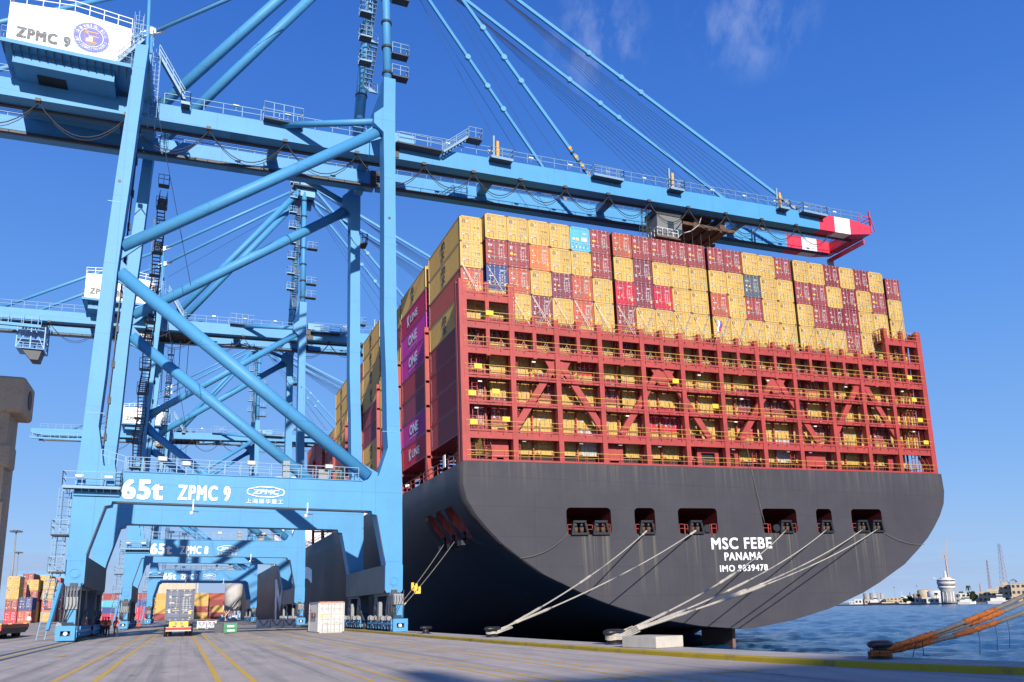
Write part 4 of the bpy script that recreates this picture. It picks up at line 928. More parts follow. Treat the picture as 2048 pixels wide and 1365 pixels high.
while zl < 74:
    q = MB(); f = (zl-53.4)/22.6; yy0 = 75.6+1.0*f; yy1 = yy0+3.6-1.2*f
    a, b = ((14.75, yy0, zl), (14.75, yy1, zl+2.9)) if k % 2 == 0 else ((14.75, yy1, zl), (14.75, yy0, zl+2.9))
    q.stairs(a, b, (1, 0, 0), w=.85, n=10); q.build('stair_flight', [M_rail, M_grate], crane)
    q = MB(); yl_ = yy0-.9
    q.box((13.2, yl_, zl+2.8), (14.4, yl_+1.0, zl+2.9), 1); q.bar((13.2, yl_, zl+2.85), (14.4, yl_, zl+2.85), .05, .16); q.rail([(14.4, yl_, zl+2.9), (13.2, yl_, zl+2.9), (13.2, yl_+1.0, zl+2.9)], h=1.1, step=.6, t=.045); q.build('stair_landing', [M_rail, M_grate], crane)
    zl += 2.9; k += 1
for z in (55.0, 57.5, 64):
    q = MB(); q.box((16.3, 74, z), (18.0, 75, z+.14), 1); q.rail([(16.3, 74, z+.14), (18, 74, z+.14), (18, 75, z+.14)], h=1.1, step=.7, t=.06); q.build('side_platform', [M_rail, M_grate], crane)
# stays
for y, ya in ((80.5, 76.0), (87.2, 80.5)):
    q = MB(); q.tube((-5.0, y+.2, gzb(-5)+1.7), (14.6, ya, 75.2), .50, 18); q.build('tower_brace', M_blue, crane)
    q = MB(); q.tube((-29, y+.2, gzb(-29)+1.7), (-6.6, y+.2, 63.0), .24, 10); q.tube((-6.6, y+.2, 63.0), (14.6, ya, 75.9), .24, 10); q.build('backstay', M_blue2, crane)
    q = MB(); q.bar((-7.6, y+.2, 62.45), (-5.4, y+.2, 63.7), .25, .6); q.tube((-6.6, y-.15, 63.0), (-6.6, y+.5, 63.0), .4, 12); q.build('stay_link', M_white, crane)
    q = MB(); q.tube((-6.2, y+.2, gzb(-6)+1.7), (-6.6, y+.2, 62.8), .16, 8); q.build('stay_post', M_blue2, crane)
    for xe, ks in ((41.8, (.42, .53, .62)), (73.6, (.42, .5, .55))):
        a = Vector((17.0, ya, 76.6)); b = Vector((xe, y+.2, gzb(xe)+2.3)); q = MB(); q.bar(a, b, .22, .42); o = q.build('forestay', M_blue2, crane)
        for kk in ks:
            q = MB(); p = a.lerp(b, kk); q.tube(p+V(0, -.2, 0), p+V(0, .2, 0), .33, 12); q.build('stay_pin', M_blue2, o)
        q = MB(); d = (a-b).normalized()
        for i in range(7): q.bar(b+d*(.2+.62*i), b+d*(.5+.62*i), .3, .5, mi=i % 2)
        q.build('striped_bracket', [M_orange, M_charcoal], o)
    for i in range(8):
        q = MB(); q.tube((17.2, ya-.6+.2*i, 77.2-.1*i), (59+1.7*i, y+.05*i, gzb(60)+2.3), .032, 4); q.build('hoist_wire', M_wire, crane)
    for i in range(2):
        q = MB(); q.tube((17, ya-.3+.5*i, 76.2), (36+3*i, y+.2*i, gzb(36)+2.3), .03, 4); q.build('hoist_wire', M_wire, crane)
q = MB()
for i in range(5): q.tube((-20, 82.2+.5*i, gzb(-20)+.2+.12*i), (82, 82.2+.5*i, gzb(82)+.2+.12*i), .025, 4)
q.build('trolley_wires', M_wire, crane)
q = MB(); q.tube((-5.5, 78, 57), (15, 77, 74), .03, 4); q.tube((-5.2, 79, 50), (-1, 74, 30), .03, 4); q.build('stay_wire', M_wire, crane)
# machinery house
q = MB(); hx0, hx1, hz0, hz1 = -17.2, -7.5, 51.3, 55.55
q.prism([(hx0, hz0), (hx1, hz0), (hx1, hz1), (-12.2, 56.05), (hx0, hz1)], 77.0, 91.0)
n = 60
for i in range(n):
    x = hx0+.08+(hx1-hx0-.16)*i/n; q.box((x, 76.965, hz0+.1), (x+.055, 77.0, hz1-.1+ (0)))
h = q.build('machinery_house', M_white, crane)
q = MB(); q.rail([(hx0, 77, hz1), (-12.2, 77, 56.05), (hx1, 77, hz1), (hx1, 91, hz1)], h=1.05, step=1.15, t=.06); q.rail([(hx0, 77, hz1), (hx0, 91, hz1)], h=1.05, step=1.3, t=.06); q.build('roof_rail', M_white, h)
t = MB(); put_text(t, 'ZPMC 9', (-16.5, 76.93, 52.25), (4.2, 0, 0), (0, 0, 1.05), .055, spacing=1.18); house_sign = t.build('house_lettering', M_charcoal, h)
q = MB(); ex, ez, er = -10.7, 53.75, 1.42
def disc(mb, r0, r1, y, mi, n=48):
    for i in range(n):
        a, b = 2*pi*i/n, 2*pi*(i+1)/n
        mb.face([(ex+r0*cos(a), y, ez+r0*sin(a)), (ex+r1*cos(a), y, ez+r1*sin(a)), (ex+r1*cos(b), y, ez+r1*sin(b)), (ex+r0*cos(b), y, ez+r0*sin(b))][::-1], mi)
disc(q, 0.001, er, 76.95, 0); disc(q, er*1.03, er*1.06, 76.95, 0); disc(q, .93, .97, 76.942, 1)
def ring_text(mb, body, rad, a0, a1, h_, inward, mi):
    n = len(body)
    for i, ch in enumerate(body):
        if ch == ' ': continue
        a = radians(a0+(a1-a0)*(i+.5)/n); wd = abs(radians(a1-a0))*rad/n*.82
        rdir = V(cos(a), 0, sin(a)); tdir = V(sin(a), 0, -cos(a))
        if inward: rdir = -rdir; tdir = -tdir
        c = V(ex, 76.938, ez)+V(cos(a), 0, sin(a))*rad
        put_text(mb, ch, c-tdir*wd/2-rdir*h_/2, tdir*wd, rdir*h_, .02, mi)
ring_text(q, 'DAMIETTA CONTAINERS & CARGO HANDLING CO', 1.19, 190, 350, .26, True, 1)
ring_text(q, 'شركة دمياط لتداول الحاويات والبضائع'[::-1], 1.19, 170, 10, .28, False, 1)
for a, b in (((-.62, .52), (.55, .52)), ((-.55, .52), (-.5, -.5)), ((-.5, -.5), (.45, -.5)), ((.42, .52), (.42, .25)), ((-.25, .12), (.6, .12)), ((.3, .12), (.3, -.5)), ((-.62, .52), (-.2, .25)), ((-.62, .52), (-.4, .7))):
    q.bar((ex+a[0], 76.94, ez+a[1]), (ex+b[0], 76.94, ez+b[1]), .02, .085, upv=(0, 0, 1), mi=2)
q.box((ex-.42, 76.935, ez-.4), (ex+.12, 76.945, ez-.14), 1); q.box((ex-.2, 76.935, ez-.14), (ex+.12, 76.945, ez+.05), 1); put_text(q, 'DCHC', (ex-.42, 76.94, ez-.82), (.75, 0, 0), (0, 0, .22), .02, 2)
q.build('emblem', [M_navy, M_sign, M_orange], h)
q = MB(); q.box((-17.4, 76.0, 50.95), (-7.2, 92, 51.3)); q.box((-16.6, 77.2, 49.9), (-8.6, 86.4, 50.95)); q.build('house_floor', M_blue, crane)
q = MB(); q.box((-14.9, 78.5, 49.85), (-12.6, 80, 49.9)); q.build('floor_hatch', M_black, crane)
q = MB(); q.rail([(-17.4, 77, 51.3), (-17.4, 76, 51.3), (-7.2, 76, 51.3), (-7.2, 91, 51.3)], h=1.15, step=1.6, t=.035)
for i in range(16): x = -17.2+.64*i; q.bar((x, 76.0, 50.9), (x, 77.2, 50.6), .06, .12, mi=1)
q.build('house_walkway', [M_rail, M_steel], crane)
q = MB(); q.stairs((-8.4, 76.5, 51.3), (-6.4, 76.5, 54.2), (0, 1, 0), w=.7); q.ladder((-6.9, 76.8, 50), (-6.9, 76.8, 57), (1, 0, 0), w=.6, cage=True, outv=(0, -1, 0)); q.rail([(-7.2, 75.6, 54.2), (-5.6, 75.6, 54.2), (-5.6, 77, 54.2)], h=1.1, step=.6, t=.05); q.build('house_stairs', M_rail, crane)
q = MB(); q.stairs((-5.2, 79.4, 55.0), (-2.7, 79.4, 50.8), (0, 1, 0), w=.7); q.ladder((-5.4, 79, 47), (-5.4, 79, 55), (1, 0, 0), w=.6, cage=True, outv=(0, -1, 0)); q.build('girder_stairs', M_rail, crane)
# trolley with the operator's cab
TX = 57.5
tr = thing('trolley', None, None, (0, 0, 0)); tr.parent = crane; tr['_o'] = CB
q = MB(); z = gzb(TX)
q.box((TX-3.6, 81.6, z-1.5), (TX+4.6, 86.5, z-1.1)); q.box((TX-3.4, 81.7, z-1.1), (TX-2.6, 86.4, z-.1)); q.box((TX+3.4, 81.7, z-1.1), (TX+4.2, 86.4, z-.1)); q.box((TX-.4, 81.9, z-1.1), (TX+.4, 86.2, z-.1)); q.box((TX-3.6, 81.5, z-.1), (TX-2.9, 86.6, z+.7)); q.box((TX+3.6, 81.5, z-.1), (TX+4.3, 86.6, z+.7)); q.box((TX-2, 82.3, z-.1), (TX+2.6, 85.8, z+.9))
for x in (TX-2.6, TX-.6, TX+1.6, TX+3.4): q.bar((x, 81.5, z-1.6), (x, 86.6, z-1.6), .35, .3)
for x in (TX+4.4, TX+3.2): q.bar((x, 81.8, z-1.4), (x+1.2, 81.8, z-1.2), .5, .35); q.bar((x, 86.2, z-1.4), (x+1.2, 86.2, z-1.2), .5, .35)
q.build('trolley_frame', M_rust, tr)
cx0, cx1, cy0, cy1, cz0, cz1 = TX-6.2, TX-2.6, 81.4, 84.0, z-3.9, z-.9
q = MB(); q.prism([(cx0, cz0), (cx1-.9, cz0), (cx1, cz0+.9), (cx1, cz1), (cx0, cz1)], cy0, cy1); cab = q.build('operator_cab', M_cab, tr)
q = MB(); q.box((cx0-.3, cy0-.3, cz0-.18), (cx1-.5, cy1+.3, cz0)); q.build('cab_floor', M_rust, cab)
q = MB(); q.box((cx0+1.5, cy0-.03, cz0+1.2), (cx0+2.4, cy0, cz0+2.3)); q.prism([(cx1-1.0, cz0+.25), (cx1+.02, cz0+1.05), (cx1+.02, cz0+1.4), (cx1-1.0, cz0+1.4)], cy0-.03, cy0); q.box((cx1, cy0+.2, cz0+1.0), (cx1+.03, cy1-.2, cz1-.4)); q.build('window', M_glass, cab)
q = MB(); q.box((cx0-.2, cy0-.1, cz1), (cx1, cy1, cz1+.75)); q.build('cab_hanger', M_steel, cab)
q = MB(); q.rail([(cx0-.2, cy1, cz0+.1), (cx0-.2, cy0-.25, cz0+.1), (cx1-.8, cy0-.25, cz0+.1)], h=1.0, step=.7, t=.05); q.build('cab_rail', M_white, cab)
q = MB()
for xx in (cx0-1.2,): q.ladder((xx, 82.5, cz0), (xx, 82.5, z+1.6), (1, 0, 0), w=.7, cage=True, outv=(0, -1, 0)); q.rail([(xx-1, 82, cz0+.2), (xx+1, 82, cz0+.2)], h=1.1, step=.5, t=.05)
q.build('cab_ladder', M_steel, cab)
for i in range(4):
    for y in (82.6, 85.4):
        q = MB(); q.tube((TX-1.6+1.3*i, y, z-.4), (TX-1.5+1.25*i, y, z-12.0), .035, 4); q.build('hoist_rope', M_wire, tr)
q = MB(); q.path([(TX+.4, 81.3, z-.1), (TX-.2, 81.2, z-1.5), (TX-1.4, 81.2, z-2.5), (TX-2.4, 81.3, z-2.9)], .07, 6); q.build('cab_cable', M_rod, tr)
# festoon cables
fx = -22.0
i = 0
while fx < 72:
    step = 7.2 if fx < 15 else 5.6
    q = MB(); pts = []
    for k in range(11): u = k/10; pts.append((fx+step*u, 79.7, gzb(fx)-.35-(2.1 if fx > 15 else 2.7)*4*u*(1-u)))
    q.path(pts, .05, 5); q.path([(a+.05, b+.12, c-.25*4*(k/10)*(1-k/10)) for k, (a, b, c) in enumerate(pts)], .035, 4); q.build('festoon_cable', M_cable, crane)
    q = MB(); q.box((fx-.22, 79.5, gzb(fx)-.35), (fx+.22, 80.0, gzb(fx)-.05)); q.build('festoon_carrier', M_steel, crane)
    fx += step; i += 1
# lettering on the portal beam
def portal_text(digit):
    t = MB(); y = YF0-.03
    put_text(t, 'ZPMC '+digit, (-.9, y, 11.03), (3.98, 0, 0), (0, 0, 1.25), .038, spacing=1.2)
    return t
T9 = portal_text('9'); sign9 = T9.build('portal_lettering', M_sign, crane)
t = MB(); put_text(t, '65t', (-5.0, YF0-.03, 10.98), (3.0, 0, 0), (0, 0, 1.62), .055, spacing=1.12); t.build('load_lettering', M_sign, crane)
q = MB(); y = YF0-.03; hexp = [(4.39, 11.92), (4.45, 12.12), (5.3, 12.34), (6.45, 12.34), (7.3, 12.12), (7.36, 11.92), (7.3, 11.72), (6.45, 11.5), (5.3, 11.5), (4.45, 11.72)]
for a, b in zip(hexp, hexp[1:]+hexp[:1]): q.bar((a[0], y, a[1]), (b[0], y, b[1]), .02, .075)
put_text(q, 'ZPMC', (4.85, y, 11.72), (2.1, 0, 0), (0, 0, .4), .05, shear=.15); put_text(q, '上海振华重工', (4.32, y, 10.93), (2.98, 0, 0), (0, 0, .40), .0, spacing=1.15); q.build('maker_emblem', M_sign, crane)
# walkways, ladders and lamps of the portal
for y in (YF0-.0, YF0+LD, YF0+WB, YF0+WB+LD):
    q = MB(); q.rail([(-4.8, y, 13.24), (13.6, y, 13.2)], h=1.15, step=1.25, t=.05); q.build('portal_rail', M_rail, crane)
q = MB(); q.rail([(-6.6, YF0, 13.9), (-4.9, YF0, 13.4)], h=1.0, step=.6, t=.05); q.build('portal_rail', M_rail, crane)
for x, z in ((-2.2, 13.9), (4.6, 13.9), (11.0, 13.9), (-.4, 13.6)):
    q = MB(); q.box((x-.35, YF0-.25, z+.25), (x+.35, YF0+.05, z+.6)); q.bar((x, YF0, z-.6), (x, YF0, z+.3), .07, .07, mi=1); q.box((x-.25, YF0-.26, z+.3), (x+.25, YF0-.25, z+.55), 2); q.build('floodlight', [M_grey, M_rail, M_lamp], crane)
q = MB(); q.box((7.2, YF0+.2, 13.2), (7.75, YF0+.8, 14.7)); q.box((10.2, YF0+.3, 13.2), (11.1, YF0+.9, 14.1)); q.build('electrical_cabinet', M_grey, crane)
for x in (0.3, 9.3):
    q = MB(); q.bar((x, YF0-.1, 11.1), (x, YF0-.1, 10.2), .09, .09); q.lathe([(.02, -.22), (.13, -.16), (.15, 0), (.06, .1)], (x-.1, YF0-.1, 10.05), 10); q.bar((x, YF0-.1, 10.15), (x+.45, YF0-.1, 10.1), .1, .08, mi=1); q.build('camera_dome', [M_white, M_steel], crane)
q = MB(); z = 11.75
q.box((-9.0, YF0-1.0, z-.14), (-5.05, YF0, z), 1); q.bar((-9.0, YF0-1.0, z-.05), (-5.05, YF0-1.0, z-.05), .06, .22); q.rail([(-9.0, YF0+.6, z), (-9.0, YF0-1.0, z), (-5.05, YF0-1.0, z), (-5.05, YF0, z)], h=1.15, step=1.2, t=.05); q.box((-8.3, YF0-.2, z-.6), (-5.1, YF0, z-.3), 2)
for i in range(8): q.bar((-8.7+.5*i, YF0-1, z-.15), (-8.7+.5*i, YF0, z-.45), .05, .05)
q.build('leg_platform', [M_rail, M_grate, M_blue], crane)
for x in (-7.9, -5.9):
    q = MB(); q.box((x-.28, YF0-.9, z+.75), (x+.28, YF0-.6, z+.9)); q.bar((x-.25, YF0-.7, z+.1), (x-.25, YF0-.7, z+.8), .05, .05, mi=1); q.build('walkway_lamp', [M_lamp, M_rail], crane)
q = MB(); q.ladder((-5.25, YF0-.12, 11.8), (-5.25, YF0-.12, 13.3), (1, 0, 0), w=.45, step=.3); q.build('ladder', M_steel, crane)
for a, b, c in (((-8.75, 73.0, 8.2), (-8.75, 73.0, 11.7), 1), ((-8.9, 73.0, 5.3), (-8.9, 73.0, 8.0), 1), ((-9.3, 72.4, 2.6), (-8.9, 72.4, 5.3), 1), ((-9.5, 71.8, .3), (-9.2, 71.8, 2.6), 0)):
    q = MB(); q.ladder(a, b, (1, .4, 0), w=.55, step=.32, t=.06, cage=bool(c), outv=(-.5, -1, 0)); q.build('ladder', M_rail, crane)
for zz in (8.1, 5.3, 2.6):
    q = MB(); q.box((-9.5, 71.9, zz-.1), (-8.4, 73.4, zz), 1); q.rail([(-9.5, 73.4, zz), (-9.5, 71.9, zz), (-8.4, 71.9, zz)], h=1.1, step=.6, t=.05); q.build('ladder_landing', [M_rail, M_grate], crane)
# lift shaft and stairs by the landside rear leg
q = MB(); q.ladder((-6.75, YF0+LD+.3, 14), (-5.95, YF0+LD+.3, 47), (0, 1, 0), w=.6, step=.4, t=.07)
for i in range(10): z = 16+3.1*i; x = -6.75+.024*(z-14); q.box((x-.06, YF0+LD+.1, z), (x+.16, YF0+LD+.5, z+.6))
q.build('leg_cableway', M_steel, crane)
zl = 14.0; k = 0
while zl < 47.5:
    q = MB(); x0 = -5.35+.022*(zl-14)
    q.stairs((x0, 92.2, zl), (x0, 95.0, zl+2.6), (1, 0, 0), w=.75, n=9) if k % 2 == 0 else q.stairs((x0, 95.0, zl), (x0, 92.2, zl+2.6), (1, 0, 0), w=.75, n=9)
    q.build('stair_flight', M_grime, crane)
    q = MB(); q.box((x0-.45, 91.4, zl+2.5), (x0+.6, 92.2, zl+2.6)); q.rail([(x0-.45, 91.4, zl+2.6), (x0+.6, 91.4, zl+2.6), (x0+.6, 92.2, zl+2.6)], h=1.1, step=.6, t=.05); q.build('stair_landing', M_grime, crane); zl += 2.6; k += 1
q = MB(); q.ladder((15.3, 91, 45), (15.3, 91, 51), (0, 1, 0), w=.6); q.box((16.2, 90.5, 44), (17.4, 92, 44.15)); q.rail([(16.2, 90.5, 44.15), (17.4, 90.5, 44.15), (17.4, 92, 44.15)], h=1.1, step=.6, t=.06); q.build('leg_platform', M_steel, crane)
for x, z in ((-6.9, 34), (-7.25, 27.2)): pass
q = MB(); q.tube((-7.0, YF0-.02, 37.9), (-7.0, YF0+.1, 37.9), .14, 10); q.build('porthole', M_black, crane)
q = MB(); q.tube((15.95, YF0-.02, 38.6), (15.95, YF0+.1, 38.6), .14, 10); q.build('porthole', M_black, crane)
for x in (-7.3, 16.2):
    q = MB(); q.bar((x-.6, YF0-.012, 17.8), (x+.65, YF0-.012, 17.8), .02, .05); q.bar((x-.45, YF0-.012, 36), (x+.55, YF0-.012, 36), .02, .05); q.build('weld_seam', M_blue2, crane)
# dark flange edges on the portal underside
q = MB(); q.bar((-5.3, YF0-.02, 10.70), (14.2, YF0-.02, 10.52), .06, .06); q.bar((-7.05, YF0-.02, 6.6), (-6.05, YF0-.02, 10.42), .06, .08); q.bar((15.95, YF0-.02, 6.6), (15.25, YF0-.02, 10.2), .06, .08); q.build('cable_tray', M_steel, crane)
for dy, dig, lab, tx in ((64.5, '8', 'middle one of the three light blue container cranes, lettered with the number 8', -61.5), (158.0, '7', 'farthest of the three light blue container cranes, lettered with the number 7', -61.5)):
    c = copy_tree(crane); c.location = (CB[0], CB[1]+dy, 0); c['label'] = lab
    for ch in c.children:
        if ch.name.startswith('portal_lettering'): ch.data = portal_text(dig).mesh('portal_lettering', [M_sign], CB)
        if ch.name.startswith('machinery_house'):
            for g in ch.children:
                if g.name.startswith('house_lettering'):
                    t = MB(); put_text(t, 'ZPMC '+dig, (-16.5, 76.93, 52.25), (4.2, 0, 0), (0, 0, 1.05), .055, spacing=1.18); g.data = t.mesh('house_lettering', [M_charcoal], CB)
        if ch.name.startswith('trolley') and ch.type == 'EMPTY': ch.location.x += tx
    if dig == '8':
        q = MB(); cx_, cz_ = -24.6, 45.0
        for sx_ in (-1.9, 0, 1.9):
            for y_ in (81.6, 85.4): q.bar((cx_+sx_, y_, cz_-1.2), (cx_+sx_, y_, cz_+3.2), .16, .16)
        for z_ in (-1.2, .3, 1.8, 3.2): q.rail([(cx_-1.9, 81.6, cz_+z_), (cx_+1.9, 81.6, cz_+z_), (cx_+1.9, 85.4, cz_+z_)], h=.9, step=.9, t=.07); q.box((cx_-1.9, 81.6, cz_+z_-.08), (cx_+1.9, 85.4, cz_+z_))
        q.bar((cx_-1.9, 81.6, cz_-1.2), (cx_, 81.6, cz_+3.2), .1, .1); q.bar((cx_+1.9, 81.6, cz_-1.2), (cx_, 81.6, cz_+3.2), .1, .1)
        q.build('maintenance_cage', M_blue2, c, CB)
        q = MB(); q.prism([(cx_-1.2, cz_-1.25), (cx_+1.6, cz_-1.25), (cx_+1.2, cz_-2.9), (cx_+.1, cz_-2.9)], 82, 84.8); q.build('spreader_head', M_steel, c, CB)

# unseen partial fourth crane, added behind the viewpoint so its boom shades the apron
KEEP = ('leg', 'portal_beam', 'sill_beam', 'girder', 'boom', 'tip_beam', 'cross_tie', 'cross_beam', 'hanger', 'tower_leg', 'forestay', 'end_beam', 'bogie')  # machinery house and bracing left out so their shadows miss the apron
c4 = crane.copy(); COL.objects.link(c4); c4.location = (CB[0], CB[1]-193, 0); c4['label'] = 'unseen partial light blue crane added behind the viewpoint to shade the apron'
for ch in crane.children:
    if ch.name.split('.')[0] in KEEP: copy_tree(ch, c4)
# ------------------------------------------------------------------ mooring lines, bollards
def bollard(x, y, z, s, label, rot=0):
    q = MB(); q.lathe([(.42*s, 0), (.40*s, .06*s), (.27*s, .12*s), (.24*s, .34*s), (.30*s, .42*s)], (0, 0, 0), 18)
    k = len(q.v); q.lathe([(.20*s, .38*s), (.36*s, .40*s), (.42*s, .48*s), (.40*s, .58*s), (.26*s, .64*s)], (0, 0, 0), 18)
    for i in range(k, len(q.v)): a = q.v[i]; q.v[i] = (a[0]*1.45+.05, a[1]*.85, a[2])
    o = q.build('bollard', M_iron); o.location = (x, y, z); o.rotation_euler = (0, 0, rot); return tag(o, label, 'bollard', 'bollards along the quay edge')
B1 = (17.55, 49.0, .16); B2 = (18.0, 34.0, .16); B3 = (18.9, 19.1, .16); B0 = (16.9, 62.0, .16)
bollard(*B1, 1.0, 'black bollard on the quay holding two white mooring lines', .3)
bollard(*B2, 1.05, 'black bollard beside the concrete block, holding four white mooring lines', .3)
bollard(*B3, .82, 'black bollard holding thick ropes wrapped in orange cloth, by the water at right', .2)
bollard(*B0, .85, 'small bare black bollard by the foot of the nearest crane', .3)
def rope(name, a, b, r, sag, mt, label, wrap=(), loop=True, wmat=None, cat='mooring rope', group=None):
    a = Vector(a); b = Vector(b); n = 22; root = None
    pts = [a.lerp(b, i/n)-V(0, 0, sag*4*(i/n)*(1-i/n)) for i in range(n+1)]
    q = MB(); q.path(pts, r*.85, 7); 
    o = q.build(name, mt, None, tuple(a)); o.location = a; tag(o, label, cat, group)
    for f0, f1, rr in wrap:
        w = MB(); m_ = 6; ps = []
        for i in range(m_+1):
            f = f0+(f1-f0)*i/m_; k = f*n; j = min(n-1, int(k)); ps.append(pts[j].lerp(pts[j+1], k-j))
        rad = [rr*.62*random.uniform(.85, 1.25) for _ in ps]; rad[0] = r*1.1; rad[-1] = r*1.15
        w.path(ps, rr, 8, radii=rad)
        wo = w.build('chafe_sleeve', wmat or mt, o, tuple(a)); 
    return o, pts
def eye(B, ang, r, mt, n=3):
    pass
ZF = ZO0+.45
lab = ['white mooring line from the second stern opening to the far bollard', 'white mooring line from the third stern opening to the far bollard', 'mooring line crossing the ship name from the fourth stern opening', 'mooring line from the small fifth stern opening to the near bollard', 'mooring line from the left side of the last stern opening', 'mooring line from the right side of the last stern opening']
for i, (fx, B, lb, wr) in enumerate(((15.95, B1, lab[0], ((.0, .05, .16), (.50, .58, .14), (.80, .93, .13))), (22.0, B1, lab[1], ((.0, .05, .22), (.42, .52, .10), (.82, .94, .14))),
                                     (34.0, B2, lab[2], ((.40, .52, .10), (.52, .63, .17), (.86, .97, .12))), (39.8, B2, lab[3], ((.60, .70, .14), (.84, .96, .12))),
                                     (45.2, B2, lab[4], ((.55, .66, .12), (.70, .78, .2), (.86, .97, .12))), (47.5, B2, lab[5], ((.66, .75, .17), (.86, .97, .12))))):
    a = s2w(fx, -2.3, ZF-.1); off = (i % 2)*.16-.1 + (i-3)*.06
    rope('mooring_rope', a, (B[0]+.25, B[1]+off, B[2]+.34+.05*(i % 3)), .065, .55 if i < 2 else .8, M_rope, lb, wr, group='white mooring lines at the stern')
for i, (B, nn) in enumerate(((B1, 2), (B2, 4))):
    for k in range(nn):
        q = MB(); z = B[2]+.22+.07*k; pts = []
        for j in range(13): t = radians(60+240*j/12); pts.append((B[0]+.36*cos(t), B[1]+.36*sin(t), z+.02*sin(3*t)))
        pts = [(B[0]+1.3, B[1]+.25+.1*k, z+.32)]+pts+[(B[0]+1.3, B[1]-.12+.1*k, z+.32)]
        o = solo(q, 'rope_eye', M_rope, B, '', '') if False else None
        q.path(pts, .04, 6); o = q.build('rope_eye', M_rope, None, B); o.location = B
        tag(o, 'white rope loop on the %s bollard, %s from the ground' % ('far' if i == 0 else 'near', NUM[k+1]), 'rope loop', 'rope loops on the bollards')
for i, (y0, z0, end, dz) in enumerate(((7.9, -34.6, (17.3, 79.2, .5), 'left'), (4.1, -34.6, (17.35, 78.4, .5), 'right'))):
    a = s2w(-2.9, y0, z0); o, pts = rope('mooring_rope', a, end, .055, .35, M_rope2, 'grey mooring rope from the %s red side opening down to the quay' % ('middle' if i == 0 else 'rearmost'), ((.7, .76, .11),), wmat=M_rope, group='side mooring ropes')
    p = pts[11 if i == 0 else 12]; q = MB()
    q.box((p.x-.32, p.y-.06, p.z-.38), (p.x+.32, p.y+.06, p.z-.1)); q.box((p.x-.32, p.y-.06, p.z-.1), (p.x-.05, p.y+.06, p.z+.4)); q.box((p.x+.1, p.y-.06, p.z-.1), (p.x+.32, p.y+.06, p.z+.3))
    solo(q, 'rat_guard', M_yel, tuple(p), 'yellow rat guard on the %s grey side rope' % ('upper' if i == 0 else 'lower'), 'rat guard')
p = s2w(-3.95, 21.5, -27.2); q = MB(); q.tube(p, (p.x-.3, p.y+.6, 5.6), .04, 6); solo(q, 'hanging_line', M_rope2, tuple(p), 'thin grey line hanging straight down the ship side beside the crane leg', 'line')
def curve3(a, b, c, n=14):
    r = []
    for i in range(n+1): t = i/n; r.append(Vector(a)*(1-t)**2+Vector(b)*2*t*(1-t)+Vector(c)*t*t)
    return r
for pts, lb in ((curve3(s2w(6.8, -2.5, -34.4), s2w(4.8, -2.6, -36.5), s2w(1.6, -2.45, -36.75)), 'thin line drooping from the first stern opening to the hull edge'), (curve3(s2w(48.6, -2.4, -34.7), s2w(51.5, -2.4, -36.2), s2w(54.6, -2.4, -36.1)), 'thin line drooping from the last stern opening to the right'), (curve3(s2w(29.5, -2.3, -24.2), s2w(29.9, -2.45, -28), s2w(31.0, -2.45, -33.6)), 'thin line hanging from the red bridge into the fourth stern opening')):
    q = MB(); q.path(pts, .03, 5); solo(q, 'messenger_line', M_rope2, tuple(pts[0]), lb, 'line')
# heavy dark ropes with orange chafe cloth on the near bollard
hp = [((B3[0]+.1, B3[1]-.12, .44), (25.9, 19.6, 1.88), (60, 27, 9)), ((B3[0]+.15, B3[1]+.1, .40), (25.8, 19.62, 1.64), (60, 28.5, 7.6)), ((B3[0]+.1, B3[1]-.02, .33), (25.75, 19.5, 1.36), (60, 26.5, 5.6))]
for i, (a, b, c) in enumerate(hp):
    q = MB(); pts = []
    A, Bq, Cq = Vector(a), Vector(b), Vector(c)
    for k in range(16): pts.append(A.lerp(Bq, k/15)-V(0, 0, .10*4*(k/15)*(1-k/15)))
    pts += [Bq.lerp(Cq, k/6) for k in range(1, 7)]
    q.path(pts, .07, 9); o = q.build('heavy_rope', M_rope2, None, a); o.location = a
    tag(o, ['uppermost thick dark rope leading right from the orange-wrapped bollard', 'middle thick dark rope leading right from the orange-wrapped bollard', 'lowest thick rope leading right from the orange-wrapped bollard'][i], 'mooring rope', 'thick ropes on the near bollard')
    for k0, k1 in (((0, 5), (8, 12)), ((0, 6), (9, 13)), ((0, 5), (7, 12)))[i]:
        w = MB(); ps = [pts[k] for k in range(k0, k1+1)]; fine = []
        for u, v in zip(ps, ps[1:]): fine += [u.lerp(v, f/3) for f in range(3)]
        w.path(fine, .11, 10, radii=[.088*random.uniform(.85, 1.18) for _ in fine]); w.build('chafe_cloth', M_chafe, o, a)
for i in range(2):
    q = MB(); pts = []
    for j in range(15): t = radians(40+280*j/14); pts.append((B3[0]+.30*cos(t), B3[1]+.28*sin(t), .27+.075*i+.02*sin(2*t)))
    q.path(pts, .10, 8, radii=[.052*random.uniform(.85, 1.25) for _ in pts]); o = q.build('rope_eye', M_chafe, None, B3); o.location = B3; tag(o, 'orange wrapped rope eye round the right-hand bollard, %s from the ground' % NUM[i+1], 'rope loop', 'orange rope eyes')
q = MB()
for k in range(2):
    x0 = B3[0]-.75+1.7*k; q.path([(x0, B3[1]-.3, .18), (x0+.1, B3[1]-.35, .55), (x0+.45, B3[1]-.3, .6), (x0+.55, B3[1]-.2, .2), (x0+.9, B3[1]-.1, .18)], .012, 5)
for xx, zz in ((23.6, 1.0), (24.4, 1.1), (25.0, 1.2)): q.path([(xx, 19.6, zz), (xx+.05, 19.6, zz-.5), (xx, 19.62, zz-.95)], .009, 5)
solo(q, 'loose_lashing', M_cable, B3, 'thin black cord ends hanging from the thick ropes and round the bollard', 'cord')
q = MB(); a = Vector((16.75, 30.8, .17)); 
